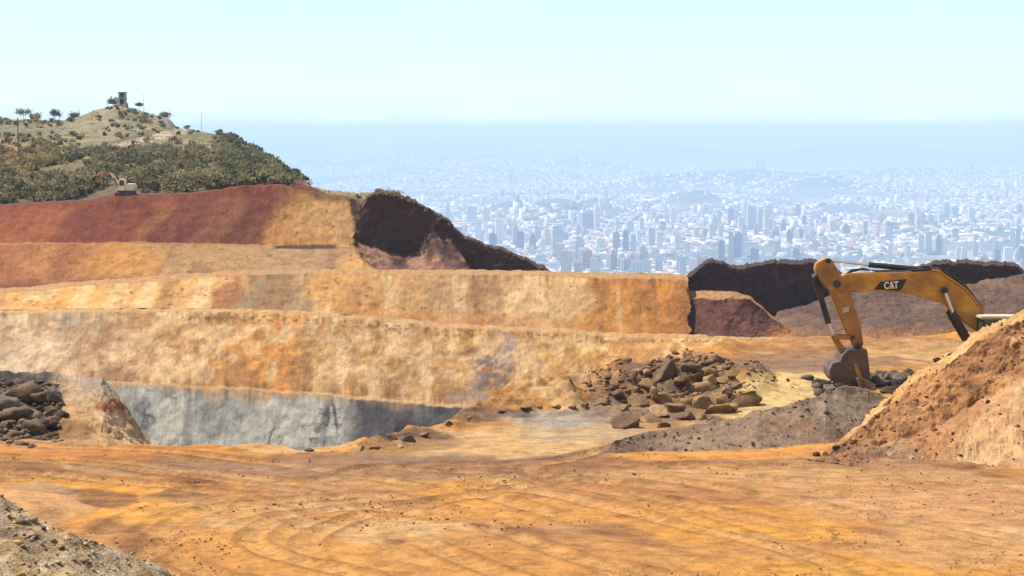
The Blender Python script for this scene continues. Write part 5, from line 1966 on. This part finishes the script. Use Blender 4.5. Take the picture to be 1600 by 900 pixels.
# ------------------------------------------------------------------ foliage
def leaf_mat(name):
    m, nt, b = new_mat(name)
    at = nt.nodes.new('ShaderNodeAttribute')
    at.attribute_name = 'tone'
    nt.links.new(at.outputs['Color'], b.inputs['Base Color'])
    b.inputs['Roughness'].default_value = 0.8
    b.inputs['Specular IOR Level'].default_value = 0.1
    # leaves of a crown share its rounded lie, so each one's normal leans upwards
    geo = nt.nodes.new('ShaderNodeNewGeometry')
    ad = nt.nodes.new('ShaderNodeVectorMath')
    ad.operation = 'ADD'
    ad.inputs[1].default_value = (0, 0, 1.4)
    nz = nt.nodes.new('ShaderNodeVectorMath')
    nz.operation = 'NORMALIZE'
    nt.links.new(geo.outputs['Normal'], ad.inputs[0])
    nt.links.new(ad.outputs['Vector'], nz.inputs[0])
    nt.links.new(nz.outputs['Vector'], b.inputs['Normal'])
    tr = nt.nodes.new('ShaderNodeBsdfTranslucent')
    nt.links.new(at.outputs['Color'], tr.inputs['Color'])
    mx = nt.nodes.new('ShaderNodeMixShader')
    mx.inputs['Fac'].default_value = 0.38
    out = next(n for n in nt.nodes if n.type == 'OUTPUT_MATERIAL')
    nt.links.new(b.outputs['BSDF'], mx.inputs[1])
    nt.links.new(tr.outputs['BSDF'], mx.inputs[2])
    nt.links.new(mx.outputs['Shader'], out.inputs['Surface'])
    return m


M_LEAF = leaf_mat('scrub_leaves')
M_BARK = flat_mat('bark', (0.10, 0.075, 0.055), 0.9, 0, 0.1, 0.3, 3.0)
vr = np.random.default_rng(33)


def leaves(P, size, col, rr):
    """Small leaf sprays (quads) at P with random lie; returns verts, faces, colours."""
    n = len(P)
    a = rr.normal(size=(n, 3))
    a /= np.linalg.norm(a, axis=1, keepdims=True)
    b = np.cross(a, rr.normal(size=(n, 3)))
    b /= np.linalg.norm(b, axis=1, keepdims=True)
    s = (size * rr.uniform(0.6, 1.3, n))[:, None]
    V = np.stack([P - a * s - b * s * 0.55, P + a * s * 0.9 - b * s * 0.7, P + a * s + b * s * 0.6, P - a * s * 0.8 + b * s * 0.75], 1).reshape(-1, 3)
    F = np.arange(n * 4).reshape(n, 4)
    return V, F, np.repeat(col, 4, axis=0)


def bush_points(c, r, h, n, rr):
    """Points through several overlapping lobes of an uneven crown."""
    k = rr.integers(3, 7)
    lob = np.stack([rr.uniform(-0.6, 0.6, k) * r, rr.uniform(-0.6, 0.6, k) * r, rr.uniform(0.25, 0.8, k) * h], -1)
    lr = rr.uniform(0.35, 0.65, k) * r
    w = rr.integers(0, k, n)
    q = rr.normal(size=(n, 3))
    q /= np.linalg.norm(q, axis=1, keepdims=True)
    q *= (rr.random(n) ** 0.4)[:, None]
    p = lob[w] + q * lr[w][:, None] * np.array([1, 1, 0.8])
    p[:, 2] = np.maximum(p[:, 2], 0.05)
    return c + p, w


LEAF_T = np.array([tone(c, 1.6) for c in ((136, 126, 84), (150, 136, 96), (108, 104, 72), (164, 144, 102), (132, 116, 84))])


def surface_samples(n, dens):
    """Points of the hill surface, kept with probability dens(px, py)."""
    r, c = vr.integers(0, HV.shape[0] - 22, n), vr.integers(0, HV.shape[1] - 1, n)
    px, py = HPX[r, c], HPY[r, c]
    k = vr.random(n) < dens(px, py)
    return HV[r, c][k] + vr.normal(0, 0.5, (k.sum(), 3)) * np.array([1, 1, 0]), px[k], py[k]


def scrub_density(px, py):
    top = np.interp(px, [-300, 0, 60, 120, 200, 250, 300, 345, 380, 430, 470, 500], [246, 240, 236, 240, 238, 236, 238, 250, 265, 285, 300, 330])
    bot = np.interp(px, [-300, 0, 100, 150, 180, 215, 300, 350, 400, 440, 470], [328, 322, 314, 302, 283, 298, 303, 296, 286, 282, 300])
    main = sstep(top - 6, top + 8, py) * sstep(bot + 3, bot - 3, py)
    flank = sstep(330, 350, px) * sstep(475, 440, px) * sstep(208, 216, py) * 0.75
    peak = np.exp(-((px - 225) / 45) ** 2 - ((py - 192) / 12) ** 2) * 0.30 + np.exp(-((px - 205) / 45) ** 2 - ((py - 176) / 7) ** 2) * 0.4
    ridge = sstep(202, 192, py) * sstep(130, 100, px) * 0.35
    shoulder = sstep(206, 214, py) * sstep(240, 232, py) * sstep(150, 90, px) * 0.14
    return np.clip(main + flank + peak + ridge + shoulder + 0.02, 0, 1) * sstep(475, 450, px)


P, bx_, by_ = surface_samples(8200, scrub_density)
nb = fbm(P[:, 0] * 0.06, P[:, 1] * 0.03, 0, 4, 621)
keep = (nb > -0.42)
P, bx_, by_, nb = P[keep], bx_[keep], by_[keep], nb[keep]
Vs, Fs, Cs, off = [], [], [], 0
ind_bushes = []
for i in range(len(P)):
    far = P[i, 1] > 420
    r = vr.uniform(0.6, 1.75) * (1.1 if not far else 0.85)
    h = r * vr.uniform(0.9, 1.5)
    base = LEAF_T[vr.integers(0, 5)] * vr.uniform(0.75, 1.25)
    if 350 < bx_[i] < 480 and by_[i] < 290:
        base = base * np.array([0.80, 0.92, 0.95])
        r *= 0.75
        h *= 0.7
    if bx_[i] < 90 and by_[i] < 280:
        base = base * np.array([1.35, 1.15, 0.9])
    n = 90 if far else 150
    pts, lw = bush_points(P[i], r, h, n, vr)
    col = base[None] * (0.85 + 0.3 * vr.random((n, 1))) * (1 + 0.28 * np.sin(lw * 2.3 + i))[:, None]
    V, F, C = leaves(pts, 0.16 if not far else 0.22, col, vr)
    if not far and r > 1.72 and len(ind_bushes) < 36 and by_[i] > 255:
        ind_bushes.append((P[i], V, F, C, bx_[i], by_[i], r))
        continue
    Vs.append(V)
    Fs.append(F + off)
    Cs.append(C)
    off += len(V)
o = mesh_obj('shrubbery', np.concatenate(Vs), np.concatenate(Fs), M_LEAF, None, np.concatenate(Cs))
tag(o, 'dense olive scrub covering the hill above the red bench', 'scrub', kind='stuff')


# dry grass tussocks between the bushes
GP, gx_, gy_ = surface_samples(2600, lambda px, py: np.clip(sstep(250, 215, py) * 0.9 + 0.05, 0, 1))
Vs, Fs, Cs, off = [], [], [], 0
gcol = np.array([tone(c, 1.35) for c in ((150, 138, 92), (138, 132, 84), (166, 146, 104), (128, 126, 78))])
for i in range(len(GP)):
    pts = GP[i] + vr.normal(0, 1, (14, 3)) * np.array([0.8, 0.8, 0.10]) + np.array([0, 0, 0.06])
    V, F, C = leaves(pts, 0.15, gcol[vr.integers(0, 4)][None] * vr.uniform(0.75, 1.2, (14, 1)), vr)
    Vs.append(V)
    Fs.append(F + off)
    Cs.append(C)
    off += len(V)
o = mesh_obj('grass', np.concatenate(Vs), np.concatenate(Fs), M_LEAF, None, np.concatenate(Cs))
tag(o, 'dry grass tussocks on the bare slopes of the hill', 'grass', kind='stuff')


def trunk_bm(h, r0, seed, limbs, spread):
    """Tapered, slightly crooked trunk with limbs; returns a bmesh and the limb tips."""
    rr = random.Random(seed)
    bm = bmesh.new()
    p = Vector((0, 0, -0.3))
    tips = []
    k = 4
    path = [p]
    for i in range(k):
        p = p + Vector((rr.uniform(-.08, .08) * h, rr.uniform(-.08, .08) * h, (h * 0.6 + 0.3) / k))
        path.append(p)
    for i in range(k):
        tube_bm(bm, path[i], path[i + 1], r0 * (1 - 0.16 * i), 8, r0 * (1 - 0.16 * (i + 1)))
    for j in range(limbs):
        a = 6.28 * j / limbs + rr.uniform(-.4, .4)
        tip = path[-1] + Vector((math.cos(a) * spread * rr.uniform(.6, 1), math.sin(a) * spread * rr.uniform(.6, 1), h * rr.uniform(0.22, 0.4)))
        mid = path[-1].lerp(tip, 0.5) + Vector((0, 0, 0.04 * h))
        tube_bm(bm, path[-1], mid, r0 * 0.42, 7, r0 * 0.3)
        tube_bm(bm, mid, tip, r0 * 0.3, 7, r0 * 0.12)
        tips.append(tip)
    return bm, tips


def tree(name, px, py, y, h, spread, flat, label, seed, n=420, dz=0.0, leaf=0.2):
    p = ray_point(px, py, y)
    root = empty(name, (float(p[0]), float(p[1]), float(p[2]) + dz))
    tag(root, label, 'tree', 'lone trees on the hill crest')
    bm, tips = trunk_bm(h, 0.05 * h, seed, 7, spread)
    bm_obj('trunk', bm, M_BARK, root)
    rr = np.random.default_rng(seed)
    w = rr.integers(0, len(tips), n)
    tt = np.array([t[:] for t in tips])
    q = rr.normal(size=(n, 3)) * np.array([0.42, 0.42, 0.42 * flat + 0.08]) * spread
    P = tt[w] + q
    base = LEAF_T[seed % 5] * 0.75
    V, F, C = leaves(P, leaf, base[None] * (0.7 + 0.6 * rr.random((n, 1))), rr)
    mesh_obj('crown', V, F, M_LEAF, root, C)
    return root


def surf_y(px, py):
    """Distance of the hill surface where the photograph shows px, py."""
    d = (HPX - px) ** 2 + ((HPY - py) * 1.5) ** 2
    i = np.unravel_index(np.argmin(d), d.shape)
    return HV[i]


def crest_at(px):
    rows = slice(0, HV.shape[0] - 18)
    j = np.argmin(np.abs(HPX[rows][-4] - px))
    return HV[rows][-2, j]


for (px, hh, sp, fl, lab, sd_) in [
    (38, 3.0, 2.0, 0.45, 'flat-topped tree standing on the far left hill crest', 701),
    (86, 3.0, 1.3, 0.8, 'round open-crowned tree on the hill crest left of the peak', 702),
    (56, 1.3, 1.1, 0.7, 'small low dark tree between two taller crest trees', 703),
    (216, 2.4, 0.8, 0.4, 'tiny lone tree on the peak beside the thin mast', 704),
    (116, 1.3, 1.2, 0.6, 'low dark tree where the grassy peak begins to rise', 705),
    (258, 1.2, 1.3, 0.6, 'dark low tree on the crest right of the lookout', 706),
    (178, 1.6, 1.3, 0.8, 'dark leafy tree close against the lookout tower', 707),
]:
    p = crest_at(px)
    q = project(p[0], p[1], p[2])
    tree('tree', float(q[0]), float(q[1]), float(p[1]), hh, sp, fl, lab, sd_)

items = []
for (p, V, F, C, px, py, r) in ind_bushes:
    o = mesh_obj('bush', V - p, F, M_LEAF, None, C)
    o.location = tuple(p)
    tag(o, None, 'bush', 'big bushes in the scrub')
    z = ('at the scrub edge above the red bench' if py > 285 else 'in the scrub below the grassy peak') if px < 250 else 'in the scrub toward the hill end'
    items.append((o, px, 'big olive bush', z))
unique_labels(items)

# dry bushes on the crest of the ore mound
dry = []
for i, (px, py, r) in enumerate([(600, 303, .5), (612, 303, .7), (622, 305, .6), (634, 310, .45), (648, 316, .5), (668, 327, .35), (592, 303, .35), (690, 341, .3), (704, 350, .25)]):
    p = ray_point(px, py + 3, 238.6)
    rr = np.random.default_rng(900 + i)
    pts, lw = bush_points(np.zeros(3), r * 1.2, r * 1.3, 70, rr)
    col = tone((150, 128, 92), 1.3)[None] * (0.6 + 0.7 * rr.random((70, 1)))
    V, F, C = leaves(pts, 0.11, col, rr)
    o = mesh_obj('dry_bush', V, F, M_LEAF, None, C)
    o.location = tuple(p)
    tag(o, None, 'bush', 'dry bushes on the ore mound')
    dry.append((o, px, 'dry straw-coloured bush', 'on the crest of the ore mound'))
for i, (px, py, r) in enumerate([(1066, 437, .55), (1050, 435, .35), (1345, 437, .5), (1475, 416, .6), (1490, 415, .4), (1440, 424, .4), (560, 308, .4)]):
    p = ray_point(px, py + 2, 233.5 if px > 600 else 251)
    rr = np.random.default_rng(950 + i)
    pts, lw = bush_points(np.zeros(3), r * 1.2, r * 1.3, 70, rr)
    col = tone((128, 116, 84), 1.3)[None] * (0.6 + 0.7 * rr.random((70, 1)))
    V, F, C = leaves(pts, 0.11, col, rr)
    o = mesh_obj('dry_bush', V, F, M_LEAF, None, C)
    o.location = tuple(p)
    tag(o, None, 'bush', 'dry bushes along the skyline')
    dry.append((o, px, 'small dry bush', 'on the quarry skyline below the city'))
unique_labels(dry)

# ------------------------------------------------------------------ lookout tower on the peak
M_CONC = flat_mat('old_concrete', (0.40, 0.37, 0.32), 0.9, 0, 0.2, 0.25, 1.2, (0.22, 0.18, 0.14), 0.6)
M_OCHRE = flat_mat('ochre_base', (0.36, 0.27, 0.09), 0.9, 0, 0.2, 0.25, 1.2, (0.20, 0.16, 0.08), 0.6)
M_DARKIN = flat_mat('opening_shade', (0.035, 0.032, 0.030), 0.9, 0, 0.1, 0.2, 2.0)  # near-black boxes stand in for the shade inside the tower's openings
p = crest_at(193)
tw_ = empty('lookout_tower', (float(p[0]), float(p[1]) - 2.0, float(p[2]) - 0.6))
tw_.scale = (0.88, 0.88, 0.8)
tag(tw_, 'small two-storey lookout tower on the grassy peak', 'tower')
bm = bmesh.new()
box_bm(bm, -1.5, 1.5, -1.3, 1.3, -1.0, 1.5, 0.05)
bm_obj('base', bm, M_OCHRE, tw_)
for k, (z0, z1) in enumerate(((1.5, 3.9), (4.2, 6.5))):
    for (sx, sy) in ((-1.2, -1.0), (1.0, -1.0), (-1.2, 0.9), (1.0, 0.9)):
        bm = bmesh.new()
        box_bm(bm, sx - 0.22, sx + 0.32, sy - 0.16, sy + 0.22, z0 + 0.003, z1)
        bm_obj('pillar', bm, M_CONC, tw_)
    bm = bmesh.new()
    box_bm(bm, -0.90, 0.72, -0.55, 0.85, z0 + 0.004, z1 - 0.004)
    bm_obj('opening_shade_box', bm, M_DARKIN, tw_)
    bm = bmesh.new()
    box_bm(bm, -1.7, 1.6, -1.5, 1.4, z1 + 0.003, z1 + 0.297)
    bm_obj('roof' if k else 'floor_slab', bm, M_CONC, tw_)
bm = bmesh.new()
for x in (-1.6, -0.8, 0.0, 0.8, 1.5):
    tube_bm(bm, (x, -1.45, 4.21), (x, -1.45, 5.0), 0.04, 8)
tube_bm(bm, (-1.6, -1.45, 5.0), (1.5, -1.45, 5.0), 0.04, 8)
bm_obj('railing', bm, M_CONC, tw_)

# ------------------------------------------------------------------ masts and poles
M_POLE = flat_mat('weathered_pole', (0.16, 0.14, 0.12), 0.85, 0, 0.2, 0.2)
M_MAST = flat_mat('galvanised_mast', (0.45, 0.46, 0.47), 0.6, 0.1, 0.3, 0.1)
for (px, top, lab) in ((225.5, 146, 'tall thin mast on the peak right of the lookout tower'), (315, 174, 'thin mast on the crest far right of the lookout tower'),
                       (265, 170, 'faint thin mast on the crest halfway down the slope'), (123, 170, 'short thin mast on the crest left of the peak')):
    p = crest_at(px)
    zt = float(ray_point(px, top, p[1])[2])
    m_ = empty('mast', tuple(p))
    tag(m_, lab, 'mast', 'thin masts on the hill crest')
    hgt = zt - float(p[2])
    bm = bmesh.new()
    tube_bm(bm, (0, 0, -0.5), (0, 0, hgt), 0.10, 8, 0.05)
    bm_obj('pole', bm, M_MAST, m_)
    bm = bmesh.new()
    tube_bm(bm, (-0.45, 0, hgt * 0.93), (0.45, 0, hgt * 0.93), 0.035, 6)
    bm_obj('crossarm', bm, M_MAST, m_)
p = surf_y(29, 256)
zt = float(ray_point(29, 184, p[1])[2])
pl_ = empty('utility_pole', tuple(p))
tag(pl_, 'dark utility pole with a crossarm rising from the scrub at the left', 'utility pole')
bm = bmesh.new()
tube_bm(bm, (0, 0, -0.5), (0, 0, zt - float(p[2])), 0.16, 10, 0.10)
bm_obj('pole', bm, M_POLE, pl_)
bm = bmesh.new()
box_bm(bm, -0.9, 0.9, -0.17, -0.11, zt - float(p[2]) - 0.8, zt - float(p[2]) - 0.65)
bm_obj('crossarm', bm, M_POLE, pl_)

# ------------------------------------------------------------------ small pale digger on the top bench
p = ray_point(196, 307, 249.5)
mini = empty('small_excavator', (float(p[0]), float(p[1]), float(p[2])))
tag(mini, 'small cream-coloured excavator parked on the red top bench below the scrub', 'excavator')
mini.scale = (1.25, 1.25, 1.25)
M_CREAM = flat_mat('cream_paint', (0.72, 0.62, 0.42), 0.5, 0, 0.3, 0.1, 2.0, (0.35, 0.2, 0.12), 0.4)
prism('counterweight', [(0.15, 0.62), (1.05, 0.62), (1.12, 1.0), (1.0, 1.35), (0.15, 1.35)], -0.75, 0.75, M_CREAM, mini, 0.06)
prism('cab', [(-0.62, 0.62), (0.12, 0.62), (0.12, 1.85), (-0.5, 1.85), (-0.62, 1.4)], -0.75, 0.05, M_CREAM, mini, 0.05)
prism('cab_window', [(-0.5, 1.15), (0.03, 1.15), (0.03, 1.70), (-0.44, 1.70)], -0.765, -0.752, M_GLASS, mini, 0.0)
prism('engine_cover', [(-0.6, 0.62), (0.14, 0.62), (0.14, 1.2), (-0.6, 1.1)], 0.06, 0.75, M_CREAM, mini, 0.04)
bm = bmesh.new()
box_bm(bm, -0.7, 1.0, -0.7, 0.7, 0.48, 0.61)
bm_obj('deck', bm, M_BLACK, mini)
prism('boom', [(-0.6, 0.85), (-0.42, 0.95), (-1.05, 2.0), (-1.45, 2.5), (-1.62, 2.42), (-1.3, 1.85)], 0.08, 0.34, M_CREAM, mini, 0.02)
prism('stick', [(-1.40, 2.55), (-1.62, 2.55), (-2.75, 2.05), (-2.72, 1.90), (-1.5, 2.33)], 0.12, 0.30, M_YEL2, mini, 0.02)
prism('bucket', [(-2.72, 2.02), (-3.0, 1.9), (-3.12, 1.6), (-2.9, 1.42), (-2.6, 1.5), (-2.62, 1.85)], -0.1, 0.5, M_YEL2, mini, 0.02)
cyl('boom_cylinder', (-0.62, 0.0, 0.75), (-1.2, 0.0, 1.95), 0.06, M_BLACK, mini)
for yy_ in (-0.8, 0.45):
    prism('track', [(-1.0, 0.22), (-0.85, 0.02), (0.95, 0.02), (1.1, 0.22), (0.95, 0.45), (-0.85, 0.45)], yy_, yy_ + 0.35, M_TRACK, mini, 0.04)
